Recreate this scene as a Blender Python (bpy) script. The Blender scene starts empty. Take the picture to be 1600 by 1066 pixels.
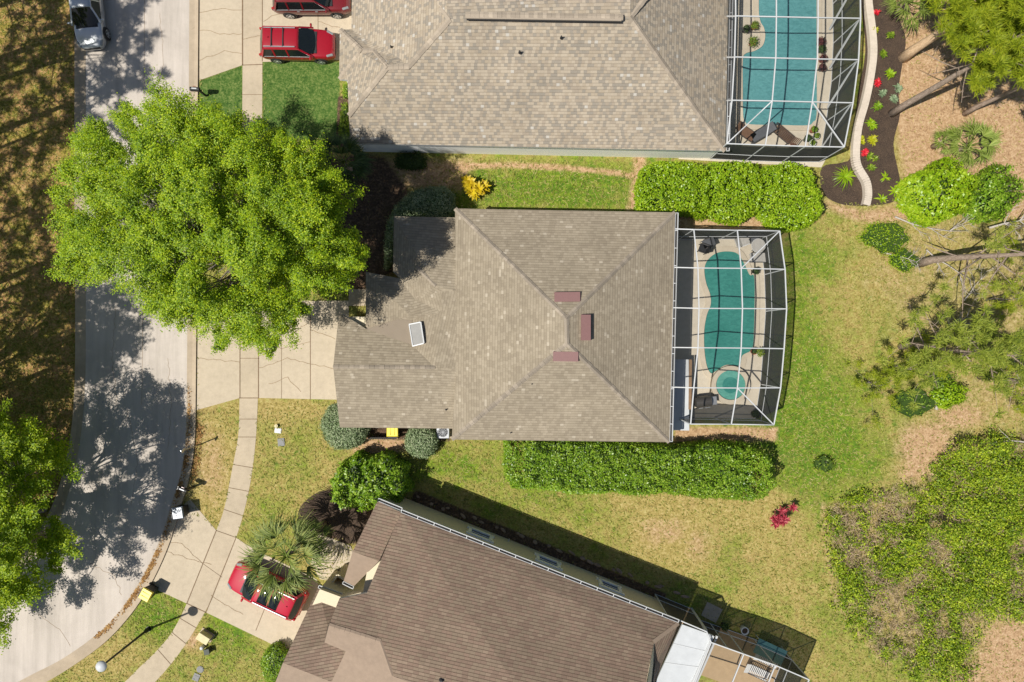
import bpy, bmesh, math, random
import numpy as np
from mathutils import Vector, Matrix, Quaternion
R = math.radians
scene = bpy.context.scene
COL = scene.collection
random.seed(7)
rng = np.random.default_rng(11)

# ------------------------------------------------------------------ camera, sky, sun, exposure
CAM_H = 42.67
PPM = 25.0                       # photograph pixels per metre on the ground
cam_d = bpy.data.cameras.new('camera'); cam = bpy.data.objects.new('camera', cam_d); COL.objects.link(cam)
cam.location = (0, 0, CAM_H); cam.rotation_euler = (0, 0, 0)
cam_d.sensor_width = 36; cam_d.lens = 24; cam_d.clip_end = 2000
scene.camera = cam
SUN_AZ, SUN_EL = 22.0, 58.5      # shadows run towards +x, 20 degrees up the picture
world = bpy.data.worlds.new('World'); scene.world = world; world.use_nodes = True
wn = world.node_tree.nodes; wl = world.node_tree.links
bg = wn['Background']; bg.inputs[1].default_value = 0.065
sky = wn.new('ShaderNodeTexSky'); sky.sky_type = 'NISHITA'; sky.sun_disc = False
sky.sun_elevation = R(SUN_EL); sky.sun_rotation = R(248)
wl.new(sky.outputs[0], bg.inputs[0])
sun_d = bpy.data.lights.new('sun', 'SUN'); sun_d.energy = 5.0; sun_d.angle = R(0.5); sun_d.color = (1.0, 0.955, 0.88)
sun = bpy.data.objects.new('sun', sun_d); COL.objects.link(sun)
sd = Vector((math.cos(R(SUN_EL))*math.cos(R(SUN_AZ)), math.cos(R(SUN_EL))*math.sin(R(SUN_AZ)), -math.sin(R(SUN_EL))))
sun.rotation_euler = sd.to_track_quat('-Z', 'Y').to_euler(); sun.location = (-20, -8, 40)
vs = scene.view_settings; vs.view_transform = 'Standard'; vs.look = 'None'; vs.gamma = 1; vs.exposure = 0.12
scene.render.film_transparent = False

# ------------------------------------------------------------------ survey: photograph pixel + height -> metres
def P(px, py, h=0.0):
    k = (CAM_H - h) / CAM_H / PPM
    return Vector(((px-800)*k, -(py-533)*k, h))
def G(px, py, z=0.0):            # a point measured on the ground plan (25 px per metre)
    return Vector(((px-800)/PPM, -(py-533)/PPM, z))

# ------------------------------------------------------------------ tagging
def tag(o, label=None, cat=None, group=None, kind=None):
    if label: o['label'] = label
    if cat: o['category'] = cat
    if group: o['group'] = group
    if kind: o['kind'] = kind
    return o
def empty(name, loc=(0,0,0), rz=0.0, label=None, cat=None, group=None):
    o = bpy.data.objects.new(name, None); COL.objects.link(o)
    o.location = loc; o.rotation_euler = (0,0,rz); o.empty_display_size = 0.3
    return tag(o, label, cat, group)
def link(name, me, m=None, parent=None):
    o = bpy.data.objects.new(name, me); COL.objects.link(o)
    if m is not None:
        for mm in (m if isinstance(m, (list, tuple)) else [m]): me.materials.append(mm)
    if parent is not None: o.parent = parent
    return o
def kids(o): return [c for c in bpy.data.objects if c.parent == o]
def copy_tree(o, parent=None):
    c = o.copy(); COL.objects.link(c)
    if parent is not None: c.parent = parent
    for ch in kids(o): copy_tree(ch, c)
    return c

# ------------------------------------------------------------------ mesh builder
class MB:
    def __init__(s): s.v=[]; s.f=[]; s.mi=[]
    def face(s, pts, mi=0):
        b=len(s.v); s.v += [tuple(p) for p in pts]; s.f.append(tuple(range(b,b+len(pts)))); s.mi.append(mi)
    def box(s, c, size, rot=None, mi=0):
        c=Vector(c); hx,hy,hz=size[0]/2,size[1]/2,size[2]/2
        q=[Vector((x*hx,y*hy,z*hz)) for z in(-1,1) for y in(-1,1) for x in(-1,1)]
        if rot is not None: q=[rot@p for p in q]
        b=len(s.v); s.v += [tuple(c+p) for p in q]
        for f in ((0,2,3,1),(4,5,7,6),(0,1,5,4),(2,6,7,3),(0,4,6,2),(1,3,7,5)):
            s.f.append(tuple(b+i for i in f)); s.mi.append(mi)
    def bar(s, a, b, w=0.06, h=None, mi=0):
        a=Vector(a); b=Vector(b); d=b-a; L=d.length
        if L<1e-5: return
        h=h or w
        q=d.to_track_quat('X','Z').to_matrix()
        s.box((a+b)/2,(L,w,h),q,mi)
    def tube(s, pts, rad, n=8, cap=True, mi=0):
        pts=[Vector(p) for p in pts]; m=len(pts)
        if not isinstance(rad,(list,tuple)): rad=[rad]*m
        b=len(s.v); ref=None
        for i,p in enumerate(pts):
            d=(pts[min(i+1,m-1)]-pts[max(i-1,0)]).normalized()
            if ref is None:
                ref=d.orthogonal().normalized()
            ref=(ref-d*ref.dot(d)).normalized(); u=d.cross(ref)
            for k in range(n):
                t=2*math.pi*k/n; s.v.append(tuple(p+(ref*math.cos(t)+u*math.sin(t))*rad[i]))
        for i in range(m-1):
            for k in range(n):
                s.f.append((b+i*n+k,b+i*n+(k+1)%n,b+(i+1)*n+(k+1)%n,b+(i+1)*n+k)); s.mi.append(mi)
        if cap:
            s.f.append(tuple(b+k for k in range(n))[::-1]); s.mi.append(mi)
            s.f.append(tuple(b+(m-1)*n+k for k in range(n))); s.mi.append(mi)
    def lathe(s, prof, c=(0,0,0), n=24, mi=0):
        c=Vector(c); b=len(s.v); m=len(prof)
        for r,z in prof:
            for k in range(n):
                t=2*math.pi*k/n; s.v.append((c.x+r*math.cos(t),c.y+r*math.sin(t),c.z+z))
        for i in range(m-1):
            for k in range(n):
                s.f.append((b+i*n+k,b+i*n+(k+1)%n,b+(i+1)*n+(k+1)%n,b+(i+1)*n+k)); s.mi.append(mi)
        s.f.append(tuple(b+k for k in range(n))[::-1]); s.mi.append(mi)
        s.f.append(tuple(b+(m-1)*n+k for k in range(n))); s.mi.append(mi)
    def prism(s, poly, z0, z1, mi=0):       # poly: list of xy, counter-clockwise or not
        poly=[(p[0],p[1]) for p in poly]
        ar=sum(poly[i][0]*poly[(i+1)%len(poly)][1]-poly[(i+1)%len(poly)][0]*poly[i][1] for i in range(len(poly)))
        if ar<0: poly=poly[::-1]
        n=len(poly); b=len(s.v)
        s.v += [(x,y,z0) for x,y in poly]+[(x,y,z1) for x,y in poly]
        s.f.append(tuple(b+i for i in range(n))[::-1]); s.mi.append(mi)
        s.f.append(tuple(b+n+i for i in range(n))); s.mi.append(mi)
        for i in range(n):
            j=(i+1)%n; s.f.append((b+i,b+j,b+n+j,b+n+i)); s.mi.append(mi)
    def mesh(s, name, smooth=False):
        me=bpy.data.meshes.new(name); me.from_pydata(s.v,[],s.f); me.update()
        if any(s.mi): me.polygons.foreach_set('material_index', s.mi)
        if smooth: me.polygons.foreach_set('use_smooth',[True]*len(me.polygons))
        return me
    def build(s, name, m=None, parent=None, smooth=False, bevel=0):
        o=link(name, s.mesh(name,smooth), m, parent)
        if bevel:
            b=o.modifiers.new('bevel','BEVEL'); b.width=bevel; b.segments=2; b.limit_method='ANGLE'
        return o

def sheet(name, polys, z, m, label=None, dz=0.0):
    """flat sheet(s) on the ground; polys in ground pixels"""
    mb=MB()
    if polys and not isinstance(polys[0][0],(tuple,list)): polys=[polys]
    for p in polys:
        pts=[G(x,y,z) for x,y in p]
        ar=sum(pts[i].x*pts[(i+1)%len(pts)].y-pts[(i+1)%len(pts)].x*pts[i].y for i in range(len(pts)))
        if ar<0: pts=pts[::-1]
        mb.face(pts)
    o=mb.build(name,m); o['kind']='structure'
    bm=bmesh.new(); bm.from_mesh(o.data); bmesh.ops.triangulate(bm, faces=bm.faces); bm.to_mesh(o.data); bm.free()
    if label: o['label']=label
    return o
def smooth_line(pts, n=6):
    """Catmull-Rom through 2-D points"""
    out=[]; m=len(pts)
    for i in range(m-1):
        p0=pts[max(i-1,0)]; p1=pts[i]; p2=pts[i+1]; p3=pts[min(i+2,m-1)]
        for k in range(n):
            t=k/n
            out.append(tuple(0.5*((2*p1[d])+(-p0[d]+p2[d])*t+(2*p0[d]-5*p1[d]+4*p2[d]-p3[d])*t*t+(-p0[d]+3*p1[d]-3*p2[d]+p3[d])*t**3) for d in range(len(p1))))
    out.append(tuple(pts[-1])); return out
def smooth_loop(pts,n=6):
    m=len(pts); out=[]
    for i in range(m):
        p0=pts[i-1]; p1=pts[i]; p2=pts[(i+1)%m]; p3=pts[(i+2)%m]
        for k in range(n):
            t=k/n
            out.append(tuple(0.5*((2*p1[d])+(-p0[d]+p2[d])*t+(2*p0[d]-5*p1[d]+4*p2[d]-p3[d])*t*t+(-p0[d]+3*p1[d]-3*p2[d]+p3[d])*t**3) for d in range(2)))
    return out

# ------------------------------------------------------------------ materials
def lin(c): c/=255.0; return c/12.92 if c<=0.04045 else ((c+0.055)/1.055)**2.4
def A(r,g,b,k=0.72):             # base colour from a sunlit colour in the photograph
    return (lin(r)*k,lin(g)*k,lin(b)*k,1)
class NT:
    def __init__(s,name,rough=0.8):
        s.m=bpy.data.materials.new(name); s.m.use_nodes=True; s.t=s.m.node_tree; s.n=s.t.nodes; s.l=s.t.links
        s.b=s.n['Principled BSDF']; s.b.inputs['Roughness'].default_value=rough; s.out=s.n['Material Output']
    def new(s,k,**kw):
        n=s.n.new(k)
        for a,v in kw.items(): setattr(n,a,v)
        return n
    def set(s,sock,v):
        if isinstance(v,bpy.types.NodeSocket): s.l.new(v,sock)
        else: sock.default_value=v
    def math(s,op,a,b=0.0,c=None,clamp=False):
        n=s.new('ShaderNodeMath',operation=op,use_clamp=clamp); s.set(n.inputs[0],a); s.set(n.inputs[1],b)
        if c is not None: s.set(n.inputs[2],c)
        return n.outputs[0]
    def noise(s,scale,detail=4,rough=0.6,vec=None,dist=0.0):
        n=s.new('ShaderNodeTexNoise'); n.inputs['Scale'].default_value=scale; n.inputs['Detail'].default_value=detail
        n.inputs['Roughness'].default_value=rough; n.inputs['Distortion'].default_value=dist
        if vec is not None: s.l.new(vec,n.inputs['Vector'])
        return n.outputs['Fac']
    def ramp(s,fac,stops,interp='LINEAR'):
        n=s.new('ShaderNodeValToRGB'); n.color_ramp.interpolation=interp; e=n.color_ramp.elements
        while len(e)<len(stops): e.new(0.5)
        for el,(p,c) in zip(e,stops): el.position=p; el.color=c if len(c)==4 else (*c,1)
        s.set(n.inputs[0],fac); return n.outputs[0]
    def mix(s,f,a,b,mode='MIX'):
        n=s.new('ShaderNodeMix',data_type='RGBA',blend_type=mode); s.set(n.inputs[0],f); s.set(n.inputs[6],a); s.set(n.inputs[7],b); return n.outputs[2]
    def obj(s): return s.new('ShaderNodeTexCoord').outputs['Object']
    def geo(s): return s.new('ShaderNodeNewGeometry')
    def base(s,v): s.set(s.b.inputs['Base Color'],v); return s
    def bump(s,h,strength=0.3,dist=0.02):
        n=s.new('ShaderNodeBump'); n.inputs['Strength'].default_value=strength; n.inputs['Distance'].default_value=dist
        s.l.new(h,n.inputs['Height']); s.l.new(n.outputs[0],s.b.inputs['Normal']); return s
def plain(name,c,rough=0.6,metal=0.0,var=0.12,scale=6,coat=0.0):
    t=NT(name,rough); t.b.inputs['Metallic'].default_value=metal
    n=t.noise(scale,5,0.6,t.geo().outputs['Position'])
    d=tuple(x*(1-var) for x in c[:3])+(1,); e=tuple(min(1,x*(1+var)) for x in c[:3])+(1,)
    t.base(t.ramp(n,[(0.3,d),(0.7,e)]))
    if coat: t.b.inputs['Coat Weight'].default_value=coat; t.b.inputs['Coat Roughness'].default_value=0.04
    return t.m
def concrete(name,c,dirty=0.25,spots=True):
    t=NT(name,0.85); pos=t.geo().outputs['Position']
    n1=t.noise(0.35,5,0.65,pos); n2=t.noise(3.0,6,0.7,pos); n3=t.noise(60,3,0.6,pos)
    d=tuple(x*(1-dirty) for x in c[:3])+(1,)
    a=t.ramp(n1,[(0.35,d),(0.62,c)])
    a=t.mix(0.35,a,t.ramp(n2,[(0.3,(c[0]*.72,c[1]*.7,c[2]*.66,1)),(0.6,(min(1,c[0]*1.08),min(1,c[1]*1.07),min(1,c[2]*1.05),1))]))
    a=t.mix(t.math('MULTIPLY',t.math('GREATER_THAN',n3,0.66),0.35),a,(c[0]*.55,c[1]*.5,c[2]*.45,1))
    if spots:
        n4=t.noise(1.1,3,0.8,pos,0.6)
        a=t.mix(t.ramp(n4,[(0.66,(0,0,0)),(0.76,(.35,.35,.35))]),a,(c[0]*.5,c[1]*.44,c[2]*.36,1))
    t.base(a); t.bump(n3,0.25,0.01); return t.m
def shingle(name,cols,weights,line,row=0.17,tab=0.22,linew=0.2,fine=0.25):
    """asphalt shingles in UV metres: u along the course, v up the slope"""
    t=NT(name,0.92); uv=t.new('ShaderNodeUVMap').outputs[0]
    sx=t.new('ShaderNodeSeparateXYZ'); t.l.new(uv,sx.inputs[0]); u,v=sx.outputs[0],sx.outputs[1]
    vr=t.math('DIVIDE',v,row); r=t.math('FLOOR',vr); fv=t.math('FRACT',vr)
    wn_=t.new('ShaderNodeTexWhiteNoise',noise_dimensions='1D'); t.l.new(r,wn_.inputs['W'])
    uo=t.math('ADD',t.math('DIVIDE',u,tab),t.math('MULTIPLY',wn_.outputs[0],7.3))
    cu=t.math('FLOOR',uo); fu=t.math('FRACT',uo)
    cv=t.new('ShaderNodeCombineXYZ'); t.l.new(cu,cv.inputs[0]); t.l.new(r,cv.inputs[1])
    w2=t.new('ShaderNodeTexWhiteNoise',noise_dimensions='2D'); t.l.new(cv.outputs[0],w2.inputs['Vector'])
    # wide patches of the same shade, as laid from bundles
    cu2=t.math('FLOOR',t.math('DIVIDE',cu,3.0)); cv2=t.new('ShaderNodeCombineXYZ'); t.l.new(cu2,cv2.inputs[0]); t.l.new(r,cv2.inputs[1]); cv2.inputs[2].default_value=4.0
    w3=t.new('ShaderNodeTexWhiteNoise',noise_dimensions='3D'); t.l.new(cv2.outputs[0],w3.inputs['Vector'])
    val=t.math('ADD',t.math('MULTIPLY',w2.outputs[0],0.7),t.math('MULTIPLY',w3.outputs[0],0.3))
    st=[]; acc=0.0; 
    for c,wt in zip(cols,weights): st.append((acc,c)); acc+=wt
    a=t.ramp(val,st,'CONSTANT')
    pos=t.geo().outputs['Position']; n=t.noise(0.5,5,0.6,pos); n2=t.noise(45,3,0.7,pos)
    a=t.mix(0.8,a,t.ramp(n,[(0.25,(.78,.77,.75)),(0.7,(1.05,1.04,1.02))]),'MULTIPLY')
    a=t.mix(fine,a,t.ramp(n2,[(0.3,(.5,.5,.5)),(0.7,(1.3,1.3,1.3))]),'MULTIPLY')
    butt_shade=t.math('LESS_THAN',fv,linew)
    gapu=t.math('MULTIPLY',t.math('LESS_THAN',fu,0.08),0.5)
    g=t.math('MAXIMUM',t.math('MULTIPLY',butt_shade,line),t.math('MULTIPLY',gapu,line*0.8))
    a=t.mix(g,a,(cols[0][0]*.35,cols[0][1]*.33,cols[0][2]*.3,1))  # butt-edge shadow of each course put into the colour, with the dark tab slots
    t.base(a)
    hgt=t.math('ADD',t.math('SUBTRACT',1.0,fv),t.math('MULTIPLY',w2.outputs[0],0.35))
    t.bump(hgt,0.6,0.012); return t.m
def leafmat(name,c0,c1,c2,trans=0.35,rough=0.5,clump=0.5):
    t=NT(name,rough); g=t.geo(); rnd=g.outputs['Random Per Island']
    n=t.noise(clump,3,0.6,g.outputs['Position'])
    v=t.math('ADD',t.math('MULTIPLY',rnd,0.55),t.math('MULTIPLY',n,0.5))
    col=t.ramp(v,[(0.2,c0),(0.5,c1),(0.82,c2)])
    t.base(col); t.b.inputs['Specular IOR Level'].default_value=0.35
    tr=t.new('ShaderNodeBsdfTranslucent'); t.l.new(t.mix(1.0,col,(1.1,1.15,0.6,1),'MULTIPLY'),tr.inputs[0])
    mx=t.new('ShaderNodeMixShader'); mx.inputs[0].default_value=trans
    t.l.new(t.b.outputs[0],mx.inputs[1]); t.l.new(tr.outputs[0],mx.inputs[2]); t.l.new(mx.outputs[0],t.out.inputs[0])
    return t.m
def bark(name,c0,c1):
    t=NT(name,0.9); o=t.obj(); mp=t.new('ShaderNodeMapping'); mp.inputs['Scale'].default_value=(6,6,1.2); t.l.new(o,mp.inputs[0])
    n=t.noise(3,6,0.7,mp.outputs[0],0.5); t.base(t.ramp(n,[(0.35,c0),(0.65,c1)])); t.bump(n,0.7,0.03); return t.m
def screenmat(name,a=0.15,p=1.75,c=(0.03,0.032,0.032,1)):
    """insect screen: thin dark threads, the more closed the flatter one looks along it"""
    t=NT(name,0.8); t.base(c)
    lw=t.new('ShaderNodeLayerWeight'); lw.inputs['Blend'].default_value=0.5
    cosv=t.math('MAXIMUM',t.math('SUBTRACT',1.0,lw.outputs['Facing']),0.08)
    op=t.math('MINIMUM',t.math('DIVIDE',a,t.math('POWER',cosv,p)),0.9)
    tr=t.new('ShaderNodeBsdfTransparent'); mx=t.new('ShaderNodeMixShader'); t.l.new(op,mx.inputs[0])
    t.l.new(tr.outputs[0],mx.inputs[1]); t.l.new(t.b.outputs[0],mx.inputs[2]); t.l.new(mx.outputs[0],t.out.inputs[0]); return t.m

M={}
def roadmat():
    t=NT('street_concrete',0.88); pos=t.geo().outputs['Position']; mp=t.new('ShaderNodeMapping'); mp.inputs['Scale'].default_value=(1.0,.07,1); t.l.new(pos,mp.inputs[0])
    s=t.noise(1.1,5,.7,mp.outputs[0]); n=t.noise(.3,5,.7,pos,.4); g=t.noise(40,3,.6,pos); sp=t.noise(2.2,4,.75,pos)
    a=t.ramp(s,[(.3,A(200,190,178)),(.55,A(224,213,201)),(.75,A(232,222,210))]); a=t.mix(.8,a,t.ramp(n,[(.3,(.82,.81,.79)),(.6,(1.03,1.02,1.01))]),'MULTIPLY')
    a=t.mix(t.ramp(sp,[(.66,(0,0,0)),(.78,(.4,.4,.4))]),a,A(160,148,134)); a=t.mix(.3,a,t.ramp(g,[(.3,(.7,.7,.7)),(.7,(1.2,1.2,1.2))]),'MULTIPLY'); t.base(a); t.bump(g,.25,.01); return t.m
M['road']=roadmat()
M['kerb']=concrete('kerb_concrete',A(205,186,160),0.3)
M['drive']=concrete('driveway_concrete',A(218,202,176),0.14)
M['walk']=concrete('sidewalk_concrete',A(214,197,170),0.2)
M['deck']=concrete('deck_concrete',A(226,214,192),0.12,False)
M['tan_deck']=concrete('tan_deck',A(196,168,130),0.12,False)
M['joint']=plain('joint_dirt',A(142,118,92),0.95)
M['crack']=plain('crack_dirt',A(170,145,115),0.95)
M['stucco_white']=plain('white_stucco',A(252,252,248,.95),0.85,var=.06,scale=20)
M['stucco_tan']=plain('beige_stucco',A(236,222,190,.8),0.85,var=.06,scale=20)
M['white']=plain('white_aluminium',(0.53,0.54,0.54,1),0.45,var=.04)
M['whiteroof']=plain('white_panel',(0.5,0.52,0.53,1),0.5,var=.06,scale=2)
M['dark']=plain('dark_metal',(0.02,0.02,0.022,1),0.5)
M['black']=plain('black_plastic',(0.012,0.012,0.013,1),0.55)
M['bronze']=plain('bronze_metal',(0.05,0.045,0.04,1),0.5)
M['greymetal']=plain('grey_metal',(0.4,0.41,0.42,1),0.4,0.6)
M['screen']=screenmat('insect_screen')
M['screen_roof']=screenmat('overhead_screen',0.11,1.5)
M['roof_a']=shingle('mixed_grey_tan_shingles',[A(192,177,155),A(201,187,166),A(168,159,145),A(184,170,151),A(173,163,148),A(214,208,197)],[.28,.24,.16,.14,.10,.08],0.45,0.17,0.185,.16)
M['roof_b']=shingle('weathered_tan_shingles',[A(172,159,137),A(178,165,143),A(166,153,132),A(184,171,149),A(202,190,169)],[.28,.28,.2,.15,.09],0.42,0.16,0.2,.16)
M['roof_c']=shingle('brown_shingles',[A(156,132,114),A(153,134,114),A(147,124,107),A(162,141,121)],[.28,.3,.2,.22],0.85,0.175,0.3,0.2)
def capmat(name,c):
    t=NT(name,0.92); g=t.geo(); n=t.noise(30,3,.7,g.outputs['Position']); f=lambda k:(c[0]*k,c[1]*k,c[2]*k,1)
    a=t.ramp(g.outputs['Random Per Island'],[(0,f(.8)),(.35,f(.95)),(.7,f(1.05)),(.9,f(1.18))],'CONSTANT'); t.base(t.mix(.4,a,t.ramp(n,[(.3,(.7,.7,.7)),(.7,(1.2,1.2,1.2))]),'MULTIPLY')); return t.m
M['cap_a']=capmat('ridge_cap_shingles',A(190,175,155))
M['cap_b']=capmat('tan_cap_shingles',A(172,159,141))
M['smooth_b']=plain('rolled_roofing',A(154,140,122),0.92,var=.05,scale=1.5)
M['smooth_c']=plain('sunlit_brown_roofing',A(168,147,127),0.92,var=.09,scale=3)  # paler than the brown shingles: sunlight put into the colour
M['vent']=plain('mauve_vent_paint',A(150,112,108),0.5,var=.05)
M['glass']=plain('dark_glass',(0.012,0.015,0.018,1),0.04,var=.1)
M['skyglass']=plain('milky_skylight',(0.27,0.265,0.25,1),0.7,var=.08,scale=3)
M['wood']=plain('weathered_wood',A(150,120,90),0.85,var=.2)
M['mulch']=None
def mulchmat():
    t=NT('dark_mulch',0.95); pos=t.geo().outputs['Position']; n=t.noise(14,5,0.75,pos); n2=t.noise(1.2,3,0.6,pos); n3=t.noise(34,2,0.5,pos)
    a=t.ramp(n,[(0.3,A(40,30,24)),(0.55,A(84,68,55)),(0.75,A(124,104,86))])
    a=t.mix(t.ramp(n2,[(0.4,(0,0,0)),(0.7,(.5,.5,.5))]),a,A(104,84,66))
    a=t.mix(t.math('GREATER_THAN',n3,0.7),a,A(170,140,110)); t.base(a); t.bump(n,0.9,0.05); return t.m
M['mulch']=mulchmat()
def watermat(name,c0,c1,scale=3.2):
    t=NT(name,0.03); pos=t.geo().outputs['Position']; mp=t.new('ShaderNodeMapping'); mp.inputs['Scale'].default_value=(1,2.0,1); mp.inputs['Rotation'].default_value=(0,0,0.5); t.l.new(pos,mp.inputs[0])
    n=t.noise(scale,4,0.6,mp.outputs[0],0.8); n2=t.noise(0.25,2,0.5,pos)
    v=t.new('ShaderNodeTexVoronoi',feature='SMOOTH_F1'); v.inputs['Scale'].default_value=3.0; t.l.new(mp.outputs[0],v.inputs[0])
    a=t.ramp(n2,[(0.3,c0),(0.7,c1)])
    a=t.mix(0.5,a,t.ramp(n,[(0.35,(.62,.72,.72)),(0.65,(1.4,1.28,1.25))]),'MULTIPLY')
    t.base(a); t.bump(n,0.5,0.05); return t.m
M['water_a']=watermat('clear_pool_water',A(92,156,158),A(110,174,175))
M['water_b']=watermat('green_pool_water',A(54,134,122),A(78,156,144))
M['coping']=concrete('pool_coping',A(222,208,184),0.1,False)

# ================================================================== THE SETTING: ground, street, pavements
def inside(px,py,poly):
    r=np.zeros(px.shape,bool); n=len(poly); j=n-1
    for i in range(n):
        xi,yi=poly[i]; xj,yj=poly[j]
        c=((yi>py)!=(yj>py))&(px<(xj-xi)*(py-yi)/((yj-yi) if yj!=yi else 1e-9)+xi)
        r^=c; j=i
    return r
def dist_line(px,py,pts):
    d=np.full(px.shape,1e9)
    for (x0,y0),(x1,y1) in zip(pts[:-1],pts[1:]):
        L2=(x1-x0)**2+(y1-y0)**2; t=np.clip(((px-x0)*(x1-x0)+(py-y0)*(y1-y0))/L2,0,1)
        d=np.minimum(d,np.hypot(px-x0-t*(x1-x0),py-y0-t*(y1-y0)))
    return d
def soft(px,py,poly,w=10):
    ins=inside(px,py,poly); d=dist_line(px,py,list(poly)+[poly[0]])
    return np.clip(0.5+np.where(ins,d,-d)/(2*w),0,1)
def blob(px,py,x,y,rx,ry): return np.exp(-(((px-x)/rx)**2+((py-y)/ry)**2))
KERB_BACK=smooth_line([(311,-120),(311,0),(309,300),(307,600),(305,690),(297,744),(284,790),(272,830),(257,870),(235,915),(205,960),(165,1003),(110,1043),(60,1072),(0,1100),(-120,1145),(-300,1190)],5)
KERB_FRONT=smooth_line([(296,-120),(296,0),(294,300),(292,600),(289,690),(282,740),(269,783),(257,823),(243,860),(222,902),(193,947),(155,988),(100,1028),(50,1054),(-8,1083),(-125,1128),(-305,1172)],5)
LEFT_FRONT=smooth_line([(134,-120),(134,0),(134,300),(134,480),(133,600),(125,690),(110,760),(88,820),(45,880),(-20,930),(-120,980),(-300,1030)],5)
LEFT_BACK=smooth_line([(118,-120),(118,0),(118,300),(119,480),(118,600),(111,685),(96,752),(74,808),(34,864),(-28,913),(-126,962),(-306,1012)],5)
def axis(lo,hi,step,far):
    a=list(np.arange(lo,hi+1e-6,step)); d=step; x=hi
    up=[]
    while x<far: d*=1.5; x+=d; up.append(x)
    d=step; x=lo; dn=[]
    while x>-far: d*=1.5; x-=d; dn.append(x)
    return np.array(dn[::-1]+a+up)
gx=axis(-38,38,0.2,500); gy=axis(-26,26,0.2,500)
X,Y=np.meshgrid(gx,gy); px=X*PPM+800; py=533-Y*PPM
rs=np.random.default_rng(5)
def vnoise(px,py,s,seed):
    r=np.random.default_rng(seed); g=r.random((64,64)); x=px/s; y=py/s
    x0=np.floor(x).astype(int); y0=np.floor(y).astype(int); fx=x-x0; fy=y-y0; fx=fx*fx*(3-2*fx); fy=fy*fy*(3-2*fy)
    q=lambda i,j:g[j%64,i%64]
    return (q(x0,y0)*(1-fx)+q(x0+1,y0)*fx)*(1-fy)+(q(x0,y0+1)*(1-fx)+q(x0+1,y0+1)*fx)*fy
nz=0.5*vnoise(px,py,60,1)+0.3*vnoise(px,py,26,2)+0.2*vnoise(px,py,11,3)
green=0.42+0.5*(nz-0.5)
for x,y,rx,ry,w in [(1265,560,60,240,.35),(1235,700,90,60,.45),(1180,790,140,60,-.2),(1000,780,110,50,-.18),(870,760,90,40,.12),(960,830,60,40,.15),(1030,840,50,40,-.35),(1060,870,60,40,-.2),
    (870,292,160,34,.45),(1230,900,60,160,-.15),(1300,740,60,60,.15),(1350,640,60,60,.1),(720,730,50,30,.25),(1130,860,40,60,.1),
    (450,660,60,60,-.1),(430,690,40,40,.1),(540,740,50,40,-.2),(420,790,40,50,.05),(340,650,30,20,.1),(330,720,45,90,-.45),(460,640,70,14,-.25),
    (250,965,45,40,.35),(180,1030,60,40,-.25),(360,980,60,50,.2),(300,1000,20,30,-.3),(1310,480,60,120,-.2),(1200,1040,100,40,-.15),(1090,770,80,25,-.1)]:
    green=green+1.5*w*blob(px,py,x,y,rx,ry)
lush=np.zeros_like(px)
lush=np.maximum(lush,soft(px,py,[(312,126),(379,102),(379,215),(312,230)],4)); lush=np.maximum(lush,soft(px,py,[(410,96),(531,96),(531,215),(410,225)],5))
straw=np.zeros_like(px)
straw=np.maximum(straw,soft(px,py,[(1405,-80),(1700,-80),(1700,330),(1590,345),(1420,320),(1395,180)],16))
straw=np.maximum(straw,0.44*soft(px,py,[(1330,310),(1700,310),(1700,690),(1440,720),(1380,640),(1410,560),(1330,470)],60))
straw=np.maximum(straw,0.95*soft(px,py,[(1290,312),(1350,330),(1420,315),(1440,345),(1350,350),(1285,322)],12))
for x,y,rx,ry,w in [(1450,700,55,50,1.),(1430,735,40,30,.8),(1580,1030,70,90,1.),(1520,1060,60,40,.8),(1500,650,60,30,.8),(1590,600,50,40,.6),(1600,430,60,50,.6),(1400,580,50,40,.3),(1500,420,40,30,.5),(1365,270,80,40,.5)]:
    straw=np.maximum(straw,w*blob(px,py,x,y,rx,ry))
straw=np.maximum(straw,0.85*np.clip(1.25-dist_line(px,py,[(730,260),(800,258),(880,262),(960,270),(1010,280)])/7,0,1))
straw=np.maximum(straw,0.5*np.clip(1.2-dist_line(px,py,[(1288,790),(1290,860),(1302,920),(1330,980),(1390,1040)])/10,0,1))
straw=np.maximum(straw,0.85*soft(px,py,[(990,240),(1010,240),(1000,330),(980,330)],8)); straw=np.maximum(straw,0.9*soft(px,py,[(1055,666),(1215,668),(1215,690),(1050,694)],6))
straw=np.maximum(straw,0.95*soft(px,py,[(1055,330),(1210,330),(1210,362),(1055,362)],6))
straw=np.maximum(straw,0.9*soft(px,py,[(545,690),(590,684),(640,684),(640,704),(590,712),(560,722)],7))
straw=np.maximum(straw,0.7*soft(px,py,[(560,245),(740,245),(735,300),(690,300),(560,300)],12))
straw=np.maximum(straw,0.55*blob(px,py,330,730,30,80)); straw=np.maximum(straw,0.7*blob(px,py,300,1000,18,20)); straw=np.maximum(straw,.6*blob(px,py,1035,830,50,30))
straw=np.maximum(straw,0.42*soft(px,py,[(1310,800),(1400,775),(1470,745),(1540,700),(1680,690),(1680,950),(1540,975),(1500,1050),(1400,1020),(1320,930)],25))
straw=np.maximum(straw,.62*blob(px,py,1030,830,42,30)); straw=np.maximum(straw,.5*blob(px,py,1090,850,30,40))
wood=soft(px,py,[(-2000,-2000)]+[(118,-2000)]+[(x-1,y) for x,y in LEFT_BACK if y>-100]+[(-2000,1100)],5)
litter=np.zeros_like(px)
litter=np.maximum(litter,soft(px,py,[(646,770),(652,766),(1042,928),(1036,942),(640,784)],4)); litter=np.maximum(litter,soft(px,py,[(470,790),(520,760),(580,760),(600,790),(560,850),(490,850)],8))
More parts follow.
